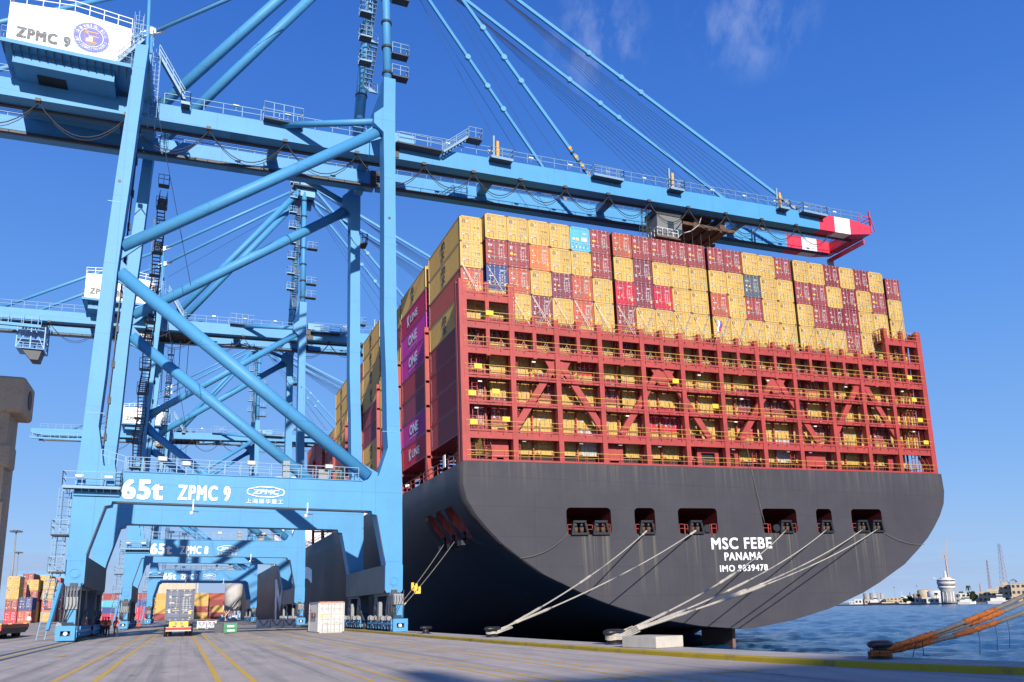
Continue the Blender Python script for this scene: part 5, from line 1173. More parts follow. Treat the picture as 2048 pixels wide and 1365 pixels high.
q.box((0, 0, 0), (1.55, 2.0, .46)); bmk = q
o = q.build('concrete_block', M_conc); o.location = (17.35, 29.2, .165); o.rotation_euler = (0, 0, radians(14)); tag(o, 'pale rectangular concrete block lying on the quay edge', 'concrete block')
bv = o.modifiers.new('bevel', 'BEVEL'); bv.width = .03; bv.segments = 2
# ------------------------------------------------------------------ things on the apron
def rot90(x, y, z, a=90): return (0, 0, radians(a))
container('W', 'b', (11.55, 80.0, 0), (0, 0, 0), 'white refrigerated container with red lettering standing alone on the quay', None, 6.06)
q = MB(); put_text(q, 'T', (11.52, 85.2, 1.35), (0, -.7, 0), (0, 0, .85), .05); put_text(q, 'TRANS CHINA', (11.52, 84.3, 1.35), (0, -3.3, 0), (0, 0, .55), .03)
wc = [o for o in bpy.data.objects if o.get('label', '').startswith('white refrigerated')][0]
o = q.build('side_lettering', mat('red_lettering', (.5, .03, .05), .5), None, (11.55, 80, 0)); o.parent = wc
q = MB(); q.box((.12, -.005, CH-.10), (CW-.12, .05, CH+.004)); o = q.build('top_rail', mat('orange_rust_rail', (.5, .14, .06), .6, var=.2)); o.parent = wc
# truck seen from behind with a slate blue container
tk = thing('terminal_trailer', 'yellow terminal trailer with red striped bumper carrying a slate blue container away', 'truck', (-.25, 84, 0))
q = MB(); q.box((-1.0, 84.3, 1.05), (.5, 97.5, 1.3)); q.box((-1.35, 84.2, 1.18), (.85, 84.5, 1.38)); q.box((-1.35, 96, 1.18), (.85, 96.4, 1.38)); q.build('chassis', M_steel, tk)
q = MB(); q.box((-1.05, 83.9, .95), (.55, 84.2, 1.36)); q.box((-1.05, 83.9, .75), (-.75, 84.2, .95)); q.box((.2, 83.9, .75), (.55, 84.2, .95)); q.box((-.45, 83.9, .8), (-.05, 84.15, .95)); q.build('rear_frame', M_yel, tk)
q = MB(); q.box((-1.3, 83.7, .58), (.8, 83.85, .82)); q.build('striped_bumper', mat('bumper_red', (.42, .03, .03), .5, var=.2), tk)
q = MB(); q.bar((-1.32, 83.68, .84), (.82, 83.68, .84), .06, .06); q.bar((-1.32, 83.68, .53), (.82, 83.68, .53), .08, .1); q.build('bumper_edge', M_rod, tk)
for x in (-.5, -.02):
    q = MB(); q.tube((x, 83.86, 1.18), (x, 83.9, 1.18), .13, 14); q.build('rear_lamp', M_grey, tk)
for x in (-1.32, -.95, .45, .82):
    for y in (84.9, 86.2):
        q = MB(); q.tube((x-.15, y, .52), (x+.15, y, .52), .52, 20); q.tube((x-.16, y, .52), (x+.16, y, .52), .26, 14, mi=1); q.build('wheel', [M_rubber, M_grey], tk)
q = MB(); q.box((-1.2, 98.2, .6), (.7, 101.5, 1.2)); q.box((-1.2, 98.6, 1.2), (.7, 100.4, 3.1)); q.build('tractor_cab', M_white, tk)
container('S', 'd', (-1.47, 84.1, 1.38), (0, 0, 0), 'slate blue container with white lettering riding on the yellow trailer', None, 12.192)
# silver spreader frames, green box
def gearbox(x, y, w, d, h, label, mt, n=2):
    r = thing('gear_bin', label, 'gear bin', (x, y, gz(x)), 'bins of lashing gear on the apron'); b = gz(x)
    for k in range(n):
        x0 = x+w*k/n+.05; x1 = x+w*(k+1)/n-.05
        q = MB()
        for px_, py_ in ((x0, y), (x1-.1, y), (x0, y+d-.1), (x1-.1, y+d-.1)): q.box((px_, py_, b), (px_+.1, py_+.1, b+h))
        q.box((x0+.1, y+.03, b+.18), (x1-.1, y+.06, b+h-.08)); q.box((x0+.1, y+d-.06, b+.18), (x1-.1, y+d-.03, b+h-.08)); q.box((x0+.02, y+.1, b+.18), (x0+.05, y+d-.1, b+h-.08)); q.box((x1-.05, y+.1, b+.18), (x1-.02, y+d-.1, b+h-.08)); q.box((x0+.1, y+.1, b+.15), (x1-.1, y+d-.1, b+.18))
        q.bar((x0+.1, y+.0, b+h-.1), ((x0+x1)/2, y+.0, b+.35), .04, .08, mi=1); q.bar((x1-.1, y+.0, b+h-.1), ((x0+x1)/2, y+.0, b+.35), .04, .08, mi=1)
        q.box((x0+.2, y-.002, b+h-.32), (x0+.5, y+.03, b+h-.2), 2); q.box((x1-.5, y-.002, b+h-.32), (x1-.2, y+.03, b+h-.2), 2)
        q.build('bin', mt, r)
M_silver = mat('silver_bin', (.62, .63, .63), .5, var=.1, speck=.15)
gearbox(1.9, 126, 2.6, 1.3, 1.15, 'pair of silver lashing-gear bins just right of the container truck', [M_silver, M_grey, M_red])
gearbox(9.2, 118, 5.0, 1.6, 1.2, 'row of silver lashing-gear bins beside the white container', [M_silver, M_steel, M_red], 3)
g = thing('green_gear_box', 'small green steel box with two white labels standing on the apron', 'box', (3.98, 92, 0))
q = MB(); q.box((3.98, 92, .08), (5.2, 93, 1.02)); q.box((3.95, 91.97, 0), (4.05, 93, 1.06)); q.box((5.13, 91.97, 0), (5.23, 93, 1.06)); q.box((3.98, 91.95, .5), (5.2, 92, .56)); q.build('box_body', M_green, g)
q = MB(); q.box((4.3, 91.94, .62), (4.95, 91.96, .8)); q.build('label_plate', M_sign, g); q = MB(); q.box((4.3, 91.94, .2), (5.0, 91.96, .36)); q.build('label_plate', M_sign, g)
q = MB(); q.box((0, 0, .0), (.8, .8, .95)); q.box((-.05, -.05, .95), (.85, .85, 1.0)); q.box((.1, -.02, .3), (.7, 0, .8)); o = q.build('steel_cabinet', M_grime); o.location = (3.2, 96, 0); tag(o, 'dark steel cabinet partly behind the green box', 'cabinet')
# people
def person(x, y, label, vest, trous, pose='stand', facing=0.0, helmet=None, h=1.75):
    vs = [(0, 0, .95), (0, 0, 1.15), (0, .01, 1.38), (0, .02, 1.5), (0, .02, 1.58), (0, .0, 1.68),      # pelvis..head 0-5
          (.10, 0, .90), (.12, .02, .5), (.12, -.02, .09), (.13, -.14, .04), (-.10, 0, .90), (-.13, -.02, .5), (-.14, .03, .09), (-.15, -.10, .04),  # legs 6-13
          (.20, .01, 1.42), (.26, .04, 1.14), (.24, -.08, .92), (.24, -.13, .84), (-.20, .01, 1.42), (-.27, .03, 1.14), (-.25, -.08, .92), (-.25, -.13, .84)]
    es = [(0, 1), (1, 2), (2, 3), (3, 4), (4, 5), (0, 6), (6, 7), (7, 8), (8, 9), (0, 10), (10, 11), (11, 12), (12, 13), (2, 14), (14, 15), (15, 16), (16, 17), (2, 18), (18, 19), (19, 20), (20, 21)]
    rs = [.155, .15, .175, .07, .06, .105, .10, .07, .05, .045, .10, .07, .05, .045, .075, .05, .04, .045, .075, .05, .04, .045]
    if pose == 'crouch':
        vs = [(a, b, c) for a, b, c in vs]
        up_ = {0: (0, .25, .42), 1: (0, .18, .6), 2: (0, .06, .82), 3: (0, 0, .93), 4: (0, -.02, 1.0), 5: (0, -.06, 1.1), 6: (.10, .2, .42), 7: (.15, -.25, .5), 8: (.14, .02, .09), 9: (.15, -.12, .04), 10: (-.1, .2, .42), 11: (-.15, -.25, .5), 12: (-.14, .02, .09), 13: (-.15, -.12, .04), 14: (.2, .03, .85), 15: (.24, -.15, .65), 16: (.15, -.35, .55), 17: (.12, -.4, .52), 18: (-.2, .03, .85), 19: (-.24, -.15, .65), 20: (-.15, -.35, .55), 21: (-.12, -.4, .52)}
        vs = [up_[i] for i in range(22)]
    me = bpy.data.meshes.new('person'); me.from_pydata(vs, es, [])
    o = bpy.data.objects.new('person', me); COL.objects.link(o)
    sk = o.modifiers.new('skin', 'SKIN'); sk.use_smooth_shade = True
    for i, sv in enumerate(me.skin_vertices[0].data): sv.radius = (rs[i], rs[i]*(.68 if i in (0, 1, 2) else .95)); sv.use_root = i == 0
    ss = o.modifiers.new('sub', 'SUBSURF'); ss.levels = 2; ss.render_levels = 2
    dg = bpy.context.evaluated_depsgraph_get(); dg.update(); nm = bpy.data.meshes.new_from_object(o.evaluated_get(dg)); o.modifiers.clear(); o.data = nm
    for mt in (M_skin, trous, vest, M_stripe, M_jean): nm.materials.append(mt)
    ztop = 1.5 if pose == 'stand' else .95; zw = .92 if pose == 'stand' else .45
    for p in nm.polygons:
        c = p.center; arm = abs(c.x) > .2
        if c.z > ztop: p.material_index = 0
        elif c.z > zw: p.material_index = 3 if (abs(c.z-1.08) < .03 or abs(c.z-1.24) < .025) and pose == 'stand' and not arm else 2
        else: p.material_index = 1
        if arm and c.z < (.9 if pose == 'stand' else .58): p.material_index = 0
        if c.z < .1: p.material_index = 4
    s_ = h/1.78; o.scale = (s_, s_, s_); o.location = (x, y, gz(x)+.006); o.rotation_euler = (0, 0, facing)
    hd = (0, 0, 1.70) if pose == 'stand' else (0, -.06, 1.12)
    q = MB(); q.lathe([(.135, 0), (.125, .05), (.09, .11), (.03, .14)] if helmet else [(.112, -.02), (.112, .04), (.08, .1), (.03, .125)], hd, 12)
    hh_ = q.build('helmet' if helmet else 'hair', helmet or M_black); hh_.parent = o
    return tag(o, label, 'person', 'dock workers by the landside crane foot')
def pX(px, Y):
    # world X of image column px at depth Y near the ground
    d = (px-1082.347)/F_*rt - (1250-887.095)/F_*up + fw
    return d.x*Y/d.y
person(pX(167, 79), 79, 'worker in an orange vest and blue jeans leaning by the crane foot', M_vest, M_jean2, facing=.6, helmet=M_orange)
person(pX(197, 90), 90, 'worker in dark clothes at the left of the standing group', M_jean, M_jean, facing=-1.2)
person(pX(205.5, 89), 89, 'worker in a red-orange vest standing beside the lime-vested worker', M_vest, M_jean, facing=2.6, helmet=M_white)
person(pX(211, 91.5), 91.5, 'worker in a lime green vest in the middle of the group', M_vest2, M_jean2, facing=2.2, helmet=M_white)
person(pX(216.5, 89), 89, 'worker in an orange vest on the right of the lime-vested worker', M_vest, M_jean, facing=-2.4)
person(pX(232.5, 87), 87, 'worker in an orange vest standing apart to the right of the group', M_vest, M_jean, facing=2.9)
person(pX(277, 135), 135, 'worker in an orange vest crouching near the middle crane foot', M_vest, M_jean, 'crouch', facing=1.4)
person(pX(57, 150), 150, 'worker in pale clothes standing by the left container stacks', M_white, M_grey, facing=.4)
# flat red trailer and pickup at left
ft = thing('flat_trailer', 'low orange-red flatbed trailer standing at the left edge of the apron', 'trailer', (-13.9, 74, gz(-13.5)))
X0, X1 = -15.35, -12.4; b = gz(-13.5)
q = MB(); q.prism([(X0, b+.42), (X1-.35, b+.30), (X1, b+.62), (X1, b+1.05), (X0, b+1.05)], 74, 74.35); q.box((X0, 74.35, b+.75), (X1, 86.5, b+1.05)); q.build('end_bulkhead', mat('trailer_orange_red', (.50, .085, .045), .5, var=.12, speck=.2), ft)
q = MB(); q.prism([(74.35, b+.32), (85, b+.32), (86.5, b+.6), (86.5, b+.76), (74.35, b+.76)], X0+.1, X1-.05, axis='x'); q.build('side_frame', M_black, ft)
for i, (x, y) in enumerate(((X0+.1, 74.2), (X1-.15, 74.2), (X1-.15, 78.5), (X1-.15, 85.5))):
    q = MB(); q.box((x-.12, y-.2, b+1.05), (x+.15, y+.1, b+1.12)); q.build('twistlock', M_yel, ft)
for y in (77, 78.2, 83, 84.2):
    for x in (X0+.5, X1-.5): q = MB(); q.tube((x-.2, y, b+.32), (x+.2, y, b+.32), .32, 14); q.build('wheel', M_rubber, ft)
pk = thing('pickup_car', 'white pickup car with a red roof line behind the orange-red trailer', 'car', (-20, 96, 1)); b = gz(-20)
q = MB(); q.prism([(-22.6, b+.35), (-18.0, b+.35), (-17.9, b+.85), (-18.9, b+1.0), (-19.9, b+1.55), (-21.6, b+1.6), (-22.3, b+1.05), (-22.7, b+.95)], 96, 97.7); q.build('body', M_white, pk)
q = MB(); q.prism([(-20.6, b+1.05), (-19.15, b+1.05), (-20.0, b+1.48), (-20.6, b+1.5)], 95.98, 96.0); q.build('side_window', M_glass, pk)
q = MB(); q.prism([(-21.7, b+1.05), (-20.75, b+1.05), (-20.75, b+1.5), (-21.5, b+1.5)], 95.98, 96.0); q.build('side_window', M_glass, pk)
q = MB(); q.bar((-21.6, 96.8, b+1.62), (-19.9, 96.8, b+1.58), 1.7, .05); q.build('roof_stripe', M_red, pk)
for x in (-21.7, -18.9): q = MB(); q.tube((x, 95.95, b+.33), (x, 96.2, b+.33), .33, 16); q.tube((x, 97.5, b+.33), (x, 97.75, b+.33), .33, 16); q.build('wheel', M_rubber, pk)
# container stacks in the yard
def stack(px, Y, cols, z0=None, length=6.06, rot=0, why='', kinds='bcde', side=None):
    X = pX(px, Y); z = gz(X) if z0 is None else z0; n = len(cols)
    for i, c in enumerate(cols):                       # given from the ground up
        container(c, rn.choice(kinds), (X+(length if rot else 0), Y, z+i*2.62), (0, 0, radians(90) if rot else 0), '%s container, %s from the ground, %s' % (CNAME[c], NUM[i+1], why), 'containers stacked in the yard', length, side=side, doors=not rot)
stack(6, 226, 'PRYY', 1.0, 6.06, 0, 'yard stack behind the white pickup')
stack(33, 205, 'OB', .9, 6.06, 0, 'low yard stack right of the pickup stack')
stack(36, 252, 'RRRRR', .2, 12.19, 0, 'yard stack behind the blue-topped low stack')
stack(46, 236, 'YYRY', .6, 12.19, 0, 'yard stack right of the blue-topped low stack')
stack(69, 262, 'YYYYY', .2, 12.19, 0, 'tall yellow yard stack in the left background')
stack(79, 240, 'YPYY', 1.0, 6.06, 0, 'yard stack left of the crane ladder')
stack(94, 280, 'RRRRP', .3, 12.19, 0, 'rearmost yard stack just left of the crane ladder')
stack(198, 372, 'PLQR', .6, 6.06, 1, 'yard stack behind the standing workers', side='SMALL')
stack(270, 372, 'PPLR', .6, 6.06, 1, 'yard stack between the two left crane feet', side='SMALL')
stack(306, 372, 'RYYY', .4, 6.06, 1, 'yard stack just left of the container truck', side='MSC')
stack(382, 372, 'YRYY', .4, 4.2 if False else 6.06, 1, 'yard stack just right of the container truck', side='SMALL')
stack(404, 378, 'RRRO', .4, 12.19, 1, 'long yard stack in the middle distance', side='SMALL')
stack(421, 368, 'RY', .4, 6.06, 1, 'low yard stack before the long red one', side='MSC')
# silo with its loading plant, storage shed, lights, yard gantry
sl = thing('grey_silo', 'tall pale grey cylindrical silo with clutter at its foot beside the ship', 'silo', (14.7, 285, 0))
q = MB(); q.lathe([(2.65, 3.2), (2.65, 11.4), (2.0, 11.8), (.4, 12.0)], (14.7, 285, 0), 28); q.build('tank', mat('silo_grey', (.46, .44, .41), .7, var=.12, streak=.3, streak_col=(.3, .28, .26)), sl)
q = MB()
for i in range(6): t = 2*pi*i/6; q.bar((14.7+2*cos(t), 285+2*sin(t), 0), (14.7+2.2*cos(t), 285+2.2*sin(t), 3.3), .25, .25)
for i in range(14): a = (14+random.uniform(-3.8, 2.2), 280+random.uniform(-1, 1)); q.box((a[0], a[1], 0), (a[0]+random.uniform(.4, 1.3), a[1]+.8, random.uniform(.8, 2.6)))
q.bar((11.6, 281, .5), (16, 281, 7), .2, .2); q.bar((11.8, 281, 2.5), (11.6, 281, 6.5), .2, .2); q.bar((13.5, 281, 1.5), (16, 281.5, 5), .2, .2); q.build('loading_plant', M_silver, sl)
sh = thing('storage_hall', 'large beige storage building behind the farthest crane', 'building', (-4, 470, 0))
q = MB(); x0 = pX(312, 470); x1 = pX(386, 470); q.prism([(x0, 0), (x1, 0), (x1, 19.5), ((x0+x1)/2, 22), (x0, 20.5)], 470, 520); q.build('wall', mat('beige_wall', (.55, .43, .30), .8, var=.08, streak=.15, streak_col=(.4, .32, .24)), sh)
q = MB()
for i in range(9): x = x0+2+2.0*i; q.box((x, 469.85, 13), (x+.8, 469.95, 19))
q.build('vent_louvre', M_conc, sh)
def mast(px, Y, H, label):
    X = pX(px, Y); o = thing('light_mast', label, 'light mast', (X, Y, gz(X)), 'tall light masts in the yard')
    q = MB(); q.tube((X, Y, gz(X)), (X, Y, H), .42, 12, r2=.16); q.build('pole', M_grey, o)
    q = MB(); q.tube((X, Y, H-.3), (X, Y, H), .9, 10)
    for i in range(8): t = 2*pi*i/8; q.box((X+1.1*cos(t)-.35, Y+1.1*sin(t)-.3, H-.45), (X+1.1*cos(t)+.35, Y+1.1*sin(t)+.3, H-.1))
    q.build('lamp_ring', M_steel, o)
mast(13, 250, 24.5, 'nearer tall grey light mast at the left edge'); mast(22, 345, 25.5, 'farther tall grey light mast at the left edge')
rg = thing('yard_gantry', 'pale blue yard gantry crane standing over the left container stacks', 'crane', (-53, 380, 1))
q = MB(); q.box((-60, 380, 17.6), (-40, 381.4, 19.2)); q.box((-60, 388, 17.6), (-40, 389.4, 19.2)); q.rail([(-60, 380, 19.2), (-40, 380, 19.2)], h=1.2, step=3, t=.12); q.build('beam', M_blue2, rg)
for x in (-57.8, -41):
    for y in (380.2, 388.2): q = MB(); q.box((x, y, 1), (x+1, y+1, 17.6)); q.build('leg', M_blue2, rg)
q = MB(); q.box((-50, 380, 19.2), (-47, 389, 21)); q.build('trolley', M_grey, rg)
# the near container corner at the left edge
M_beige = mat('beige_container_paint', (.37, .28, .18), .6, var=.16, scale=9, speck=.35, bump=.2, bscale=140)
nc = thing('flat_rack_container', 'end wall of a weathered beige flat-rack container very close at the left edge', 'flat rack', (-1.7, 3, 0))
for x0 in (-2.96, -.665):
    q = MB(); q.box((x0, 3.0, 2.448), (x0+.16, 3.18, 2.566)); cc = q.build('corner_casting', M_beige, nc)
    bv = cc.modifiers.new('bevel', 'BEVEL'); bv.width = .012; bv.segments = 3
q = MB(); q.tube((-.51, 3.09, 2.507), (-.503, 3.09, 2.507), .032, 14); q.build('casting_hole', M_black, cc)
for x0, x1 in ((-2.94, -2.81), (-.66, -.543)):
    q = MB(); q.box((x0, 3.012, .1), (x1, 3.16, 2.448)); q.build('corner_post', M_beige, nc)
q = MB(); q.box((-.64, 3.004, 2.27), (-.528, 3.1, 2.345)); q.box((-.62, 3.02, 2.2), (-.545, 3.1, 2.27)); o = q.build('lashing_lug', M_beige, nc); bv = o.modifiers.new('bevel', 'BEVEL'); bv.width = .008; bv.segments = 2
q = MB(); q.box((-.64, 3.004, 1.0), (-.535, 3.1, 2.16)); q.build('post_cover', M_beige, nc)
q = MB(); q.box((-2.8, 3.03, .6), (-.66, 3.12, 2.54))
for i in range(7): q.box((-2.7+.28*i, 3.0, .6), (-2.58+.28*i, 3.03, 2.5))
q.build('end_wall', M_beige, nc)
q = MB(); q.box((-2.96, 3.0, 0), (-.505, 9.1, .45)); q.build('base_frame', M_beige, nc)
# flag on the stern
p = s2w(26.6, -2.25, -12.9); fl = thing('ensign', 'small white, blue and red flag on a pole at the stern', 'flag', tuple(p))
q = MB(); q.tube(p, p+V(.5, -.6, 2.6), .035, 6); q.build('flag_pole', M_white, fl)
q = MB(); t0 = p+V(.5, -.6, 2.55)
for k, mi in ((0, 0), (1, 1), (2, 2)):
    pr = None
    for i in range(7):
        u = i/6; x = .16*k+.10*sin(u*7)*.3; a = t0+V(.02+.18*k-.5+.08*sin(5*u), -.05-.1*sin(6*u), -1.35*u); b_ = a+V(.18, .03, -.05)
        if pr: q.face([pr[0], pr[1], b_, a], mi)
        pr = (a, b_)
q.build('flag_cloth', [M_sign, mat('flag_blue', (.05, .12, .5), .8), M_red], fl)
# ------------------------------------------------------------------ the far shore
D0 = 1100.0
def fdir(px):
    d = pixdir(px, 1205); return Vector((d.x, d.y, 0)).normalized()
def fp(px, D=D0): return fdir(px)*D
SCL = D0/F_*1.09
def fw_(px, w): return w*SCL
LZ = -1.2
M_land = mat('far_shore_ground', (.34, .29, .22), .9, var=.25, scale=.03)
mb = MB(); pts = [(1500, 1500), (1640, 1330), (1700, 1250), (1790, 1160), (1830, 1120), (1880, 1080), (1930, 1060), (2060, 1030), (2400, 980)]
near = [fp(a, b) for a, b in pts]; far = [fp(a, 4200) for a, b in pts]
for i in range(len(pts)-1):
    mb.face([near[i]+V(0, 0, LZ), near[i+1]+V(0, 0, LZ), far[i+1]+V(0, 0, LZ), far[i]+V(0, 0, LZ)]); mb.face([near[i]+V(0, 0, -4), near[i+1]+V(0, 0, -4), near[i+1]+V(0, 0, LZ), near[i]+V(0, 0, LZ)])
tag(mb.build('far_shore', M_land), kind='structure')
M_fw = mat('far_white', (.62, .60, .56), .7, var=.08, scale=.2); M_fg = mat('far_grey', (.30, .30, .30), .7, var=.12, scale=.2); M_fb = mat('far_beige', (.50, .40, .27), .8, var=.08, scale=.2); M_fwin = mat('far_window', (.05, .05, .06), .3); M_fo = mat('far_orange_hazed', (.48, .31, .22), .7); M_fp = mat('far_mast_red_hazed', (.36, .27, .31), .7); M_leaf = mat('far_foliage', (.035, .055, .02), .9, var=.4, scale=.8); M_trunk = mat('far_trunk', (.12, .08, .05), .9)  # orange and mast red are muted in the paint to imitate distance haze
def frame(px, D=D0):
    d = fdir(px); r = Vector((d.y, -d.x, 0)); return d*D+V(0, 0, LZ), r, d
def bld(px0, px1, h, D, label, mt, floors=2, win=True, roofbits=0, name='harbour_building'):
    c, r, d = frame((px0+px1)/2, D); w = (px1-px0)*D/F_*1.09; dep = max(8, w*.5)
    o = thing(name, label, 'building', tuple(c))
    def P(a, b, z): return c+r*a+d*b+V(0, 0, z)
    def bx(q, a0, a1, b0, b1, z0, z1, mi=0):
        v = [P(a0, b0, z0), P(a1, b0, z0), P(a1, b1, z0), P(a0, b1, z0), P(a0, b0, z1), P(a1, b0, z1), P(a1, b1, z1), P(a0, b1, z1)]
        for f in ((3, 2, 1, 0), (4, 5, 6, 7), (0, 1, 5, 4), (1, 2, 6, 5), (2, 3, 7, 6), (3, 0, 4, 7)): q.face([v[i] for i in f], mi)
    q = MB(); bx(q, -w/2, w/2, 0, dep, 0, h); bx(q, -w/2-.3, w/2+.3, -.3, dep, h, h+.5); q.build('wall', mt, o)
    for k in range(roofbits): q = MB(); a = -w/2+w*(k+.5)/roofbits*random.uniform(.7, 1.1); bx(q, a-2.5, a+2.5, 3, 7, h+.5, h+3.4); q.build('roof_room', mt, o)
    if win:
        n = max(2, int(w/4.2))
        for f in range(floors):
            for i in range(n):
                q = MB(); a = -w/2+w*(i+.5)/n; z0 = h*(f+.3)/floors; bx(q, a-w/n*.28, a+w/n*.28, -.12, -.02, z0, z0+h/floors*.45); q.build('window', M_fwin, o)
    return o
bld(1966, 2004, 11.5, 1085, 'long beige harbour building with rows of windows, nearer the tower', M_fb, 2, True, 1)
bld(2006, 2034, 18, 1060, 'taller beige harbour building with three window rows', M_fb, 3, True, 1)
bld(2035, 2075, 19.5, 1045, 'beige harbour building cut by the right edge', M_fb, 3, True, 0)
bld(1907, 1918, 9.5, 1085, 'grey harbour building right beside the control tower', M_fg, 2)
bld(1918, 1940, 10.5, 1095, 'white low harbour building between tower and beige block', M_fw, 2)
bld(1941, 1966, 6, 1110, 'low pale harbour shed by the trees', M_fw, 1, False)
bld(1828, 1858, 6.5, 1120, 'low white harbour sheds in front of the tanks', M_fw, 1, True)
bld(1776, 1800, 8, 1250, 'cream harbour building left of the tanks', M_fb, 2)
bld(1712, 1729, 7, 1300, 'small pale harbour building far left under the hull', M_fw, 1)
bld(1806, 1824, 9, 1180, 'white domed harbour building left of the tanks', M_fw, 1)
for i, (a, b, h_, D_, m_) in enumerate(((1700, 1708, 4, 1350, M_fw), (1731, 1742, 6, 1270, M_fb), (1762, 1775, 6, 1260, M_fw), (1800, 1812, 5, 1170, M_fb), (1843, 1852, 5, 1105, M_fb), (1862, 1876, 5, 1095, M_fw), (1948, 1958, 7, 1140, M_fw), (1988, 2002, 15, 1130, M_fb))):
    bld(a, b, h_, D_, 'low %s shed on the far shore, %s of its kind from the left' % ('white' if m_ is M_fw else 'sandy', NUM[i+1]), m_, 1, True, 0, 'harbour_shed')
def tank(px0, px1, h, D, label, mt=None, dome=True, name='storage_tank'):
    c, r, d = frame((px0+px1)/2, D); R_ = (px1-px0)*D/F_*1.09/2
    q = MB(); q.lathe([(R_, 0), (R_, h), (R_*.6, h+(R_*.14 if dome else .2)), (R_*.05, h+(R_*.2 if dome else .25))], (0, 0, 0), 28); q.tube((R_*.7, -R_*.75, 0), (R_*.7, -R_*.75, h), .25, 5)
    o = q.build(name, mt or M_fw); o.location = c; return tag(o, label, 'tank', 'storage tanks on the far shore')
tank(1860, 1884, 14, 1150, 'large white storage tank with a domed roof beside the control tower')
tank(1840, 1862, 16, 1190, 'beige storage tank left of the domed white tank', M_fb)
tank(1829, 1841, 12, 1230, 'brown storage tank leftmost of the far row', M_fo)
for i, (a, b) in enumerate(((1729, 1740), (1741, 1754), (1754, 1761), (1761, 1768))): tank(a, b, 15.5, 1300, 'grey silo on the far shore, %s from the left' % NUM[i+1], M_fg, False, 'far_silo')
# control tower
c, r, d = frame(1896.5, 1075); T = thing('control_tower', 'round grey and white port control tower with a flared top on the far shore', 'tower', tuple(c))
k = 1075/F_*1.09
q = MB(); q.lathe([(10.2*k, 0), (9.4*k, 8*k), (9.2*k, 18*k), (11.3*k, 22*k)], c, 26); q.build('shaft', M_fg, T)
for i in range(10): t = 2*pi*i/10; q = MB(); q.bar(c+V(9.6*k*cos(t), 9.6*k*sin(t), 1), c+V(9.4*k*cos(t), 9.4*k*sin(t), 18*k), 1.1, .6); q.build('rib', M_fw, T)
q = MB(); q.lathe([(11.4*k, 22*k), (13.3*k, 25*k), (13.3*k, 27*k)], c, 26); q.build('lower_ring', M_fw, T)
q = MB(); q.lathe([(12.7*k, 27*k), (12.7*k, 29*k)], c, 26); q.build('window_band', M_fwin, T)
q = MB(); q.lathe([(13.4*k, 29*k), (14.0*k, 33*k), (14.2*k, 34*k)], c, 26); q.build('upper_ring', M_fw, T)
q = MB(); q.lathe([(13.4*k, 34*k), (13.2*k, 36*k)], c, 26); q.build('window_band', M_fwin, T)
q = MB(); q.lathe([(14.3*k, 36*k), (14.0*k, 37.5*k), (9*k, 38.5*k), (8*k, 41*k)], c, 26); q.bar(c-r*13*k+V(0, 0, 38*k), c-r*18*k+V(0, 0, 41.5*k), 6, .8); q.build('roof', M_fw, T)
q = MB(); q.lathe([(3*k, 40*k), (2.4*k, 43*k), (1.6*k, 46*k), (1.8*k, 48*k), (.7*k, 52*k)], c, 14); q.build('antenna_spire', M_fw, T)
# tower cranes and lattice masts
def lattice(q, c, h, w0, w1, n=12, t=.24):
    for i in range(n):
        z0, z1 = h*i/n, h*(i+1)/n; a, b_ = w0+(w1-w0)*i/n, w0+(w1-w0)*(i+1)/n
        cs0 = [c+V(sx*a, sy*a, z0) for sx, sy in ((-1, -1), (1, -1), (1, 1), (-1, 1))]; cs1 = [c+V(sx*b_, sy*b_, z1) for sx, sy in ((-1, -1), (1, -1), (1, 1), (-1, 1))]
        for u in range(4): q.bar(cs0[u], cs1[u], t, t); q.bar(cs0[u], cs1[(u+1) % 4], t*.7, t*.7); q.bar(cs1[u], cs1[(u+1) % 4], t*.7, t*.7)
def lmast(px, h, w0, label, mt, D=1100):
    c, r, d = frame(px, D); q = MB(); lattice(q, V(0, 0, 0), h, w0, w0*.3); o = q.build('lattice_mast', mt); o.location = c; return tag(o, label, 'mast', 'lattice masts on the far shore')
lmast(2013, 66, 3.6, 'tallest red and white lattice mast near the right edge', M_fp); lmast(1984, 50, 1.6, 'slim reddish lattice mast left of the tallest one', M_fp, 1150); lmast(1821.5, 15, 1.0, 'short red and white lattice mast behind the tanks', M_fp, 1200); lmast(1964, 24, 1.0, 'small pale lattice mast between tower and tallest mast', M_fo, 1250)
c, r, d = frame(1904, 1240); q = MB(); q.bar(c, c+V(0, 0, 62)-r*2, 1.3, 1.3); q.bar(c+V(0, 0, 52)-r*2, c+V(0, 0, 84)+r*3, .9, .9); q.bar(c+V(0, 0, 56)-r*2, c+V(0, 0, 70)-r*10, .8, .8); q.bar(c+V(0, 0, 60)-r*9, c+V(0, 0, 59)-r*1, 1.0, 1.0)
solo(q, 'luffing_crane', M_fo, tuple(c), 'orange luffing crane rising behind the control tower', 'crane', 'cranes on the far shore')
c, r, d = frame(1925, 1200); q = MB(); q.bar(c, c+V(0, 0, 8), 3, 3); q.bar(c+V(0, 0, 6), c+V(0, 0, 34)-r*11, 1.0, 1.0); solo(q, 'mobile_crane', M_fo, tuple(c), 'pale orange mobile crane jib leaning left beyond the control tower', 'crane', 'cranes on the far shore')
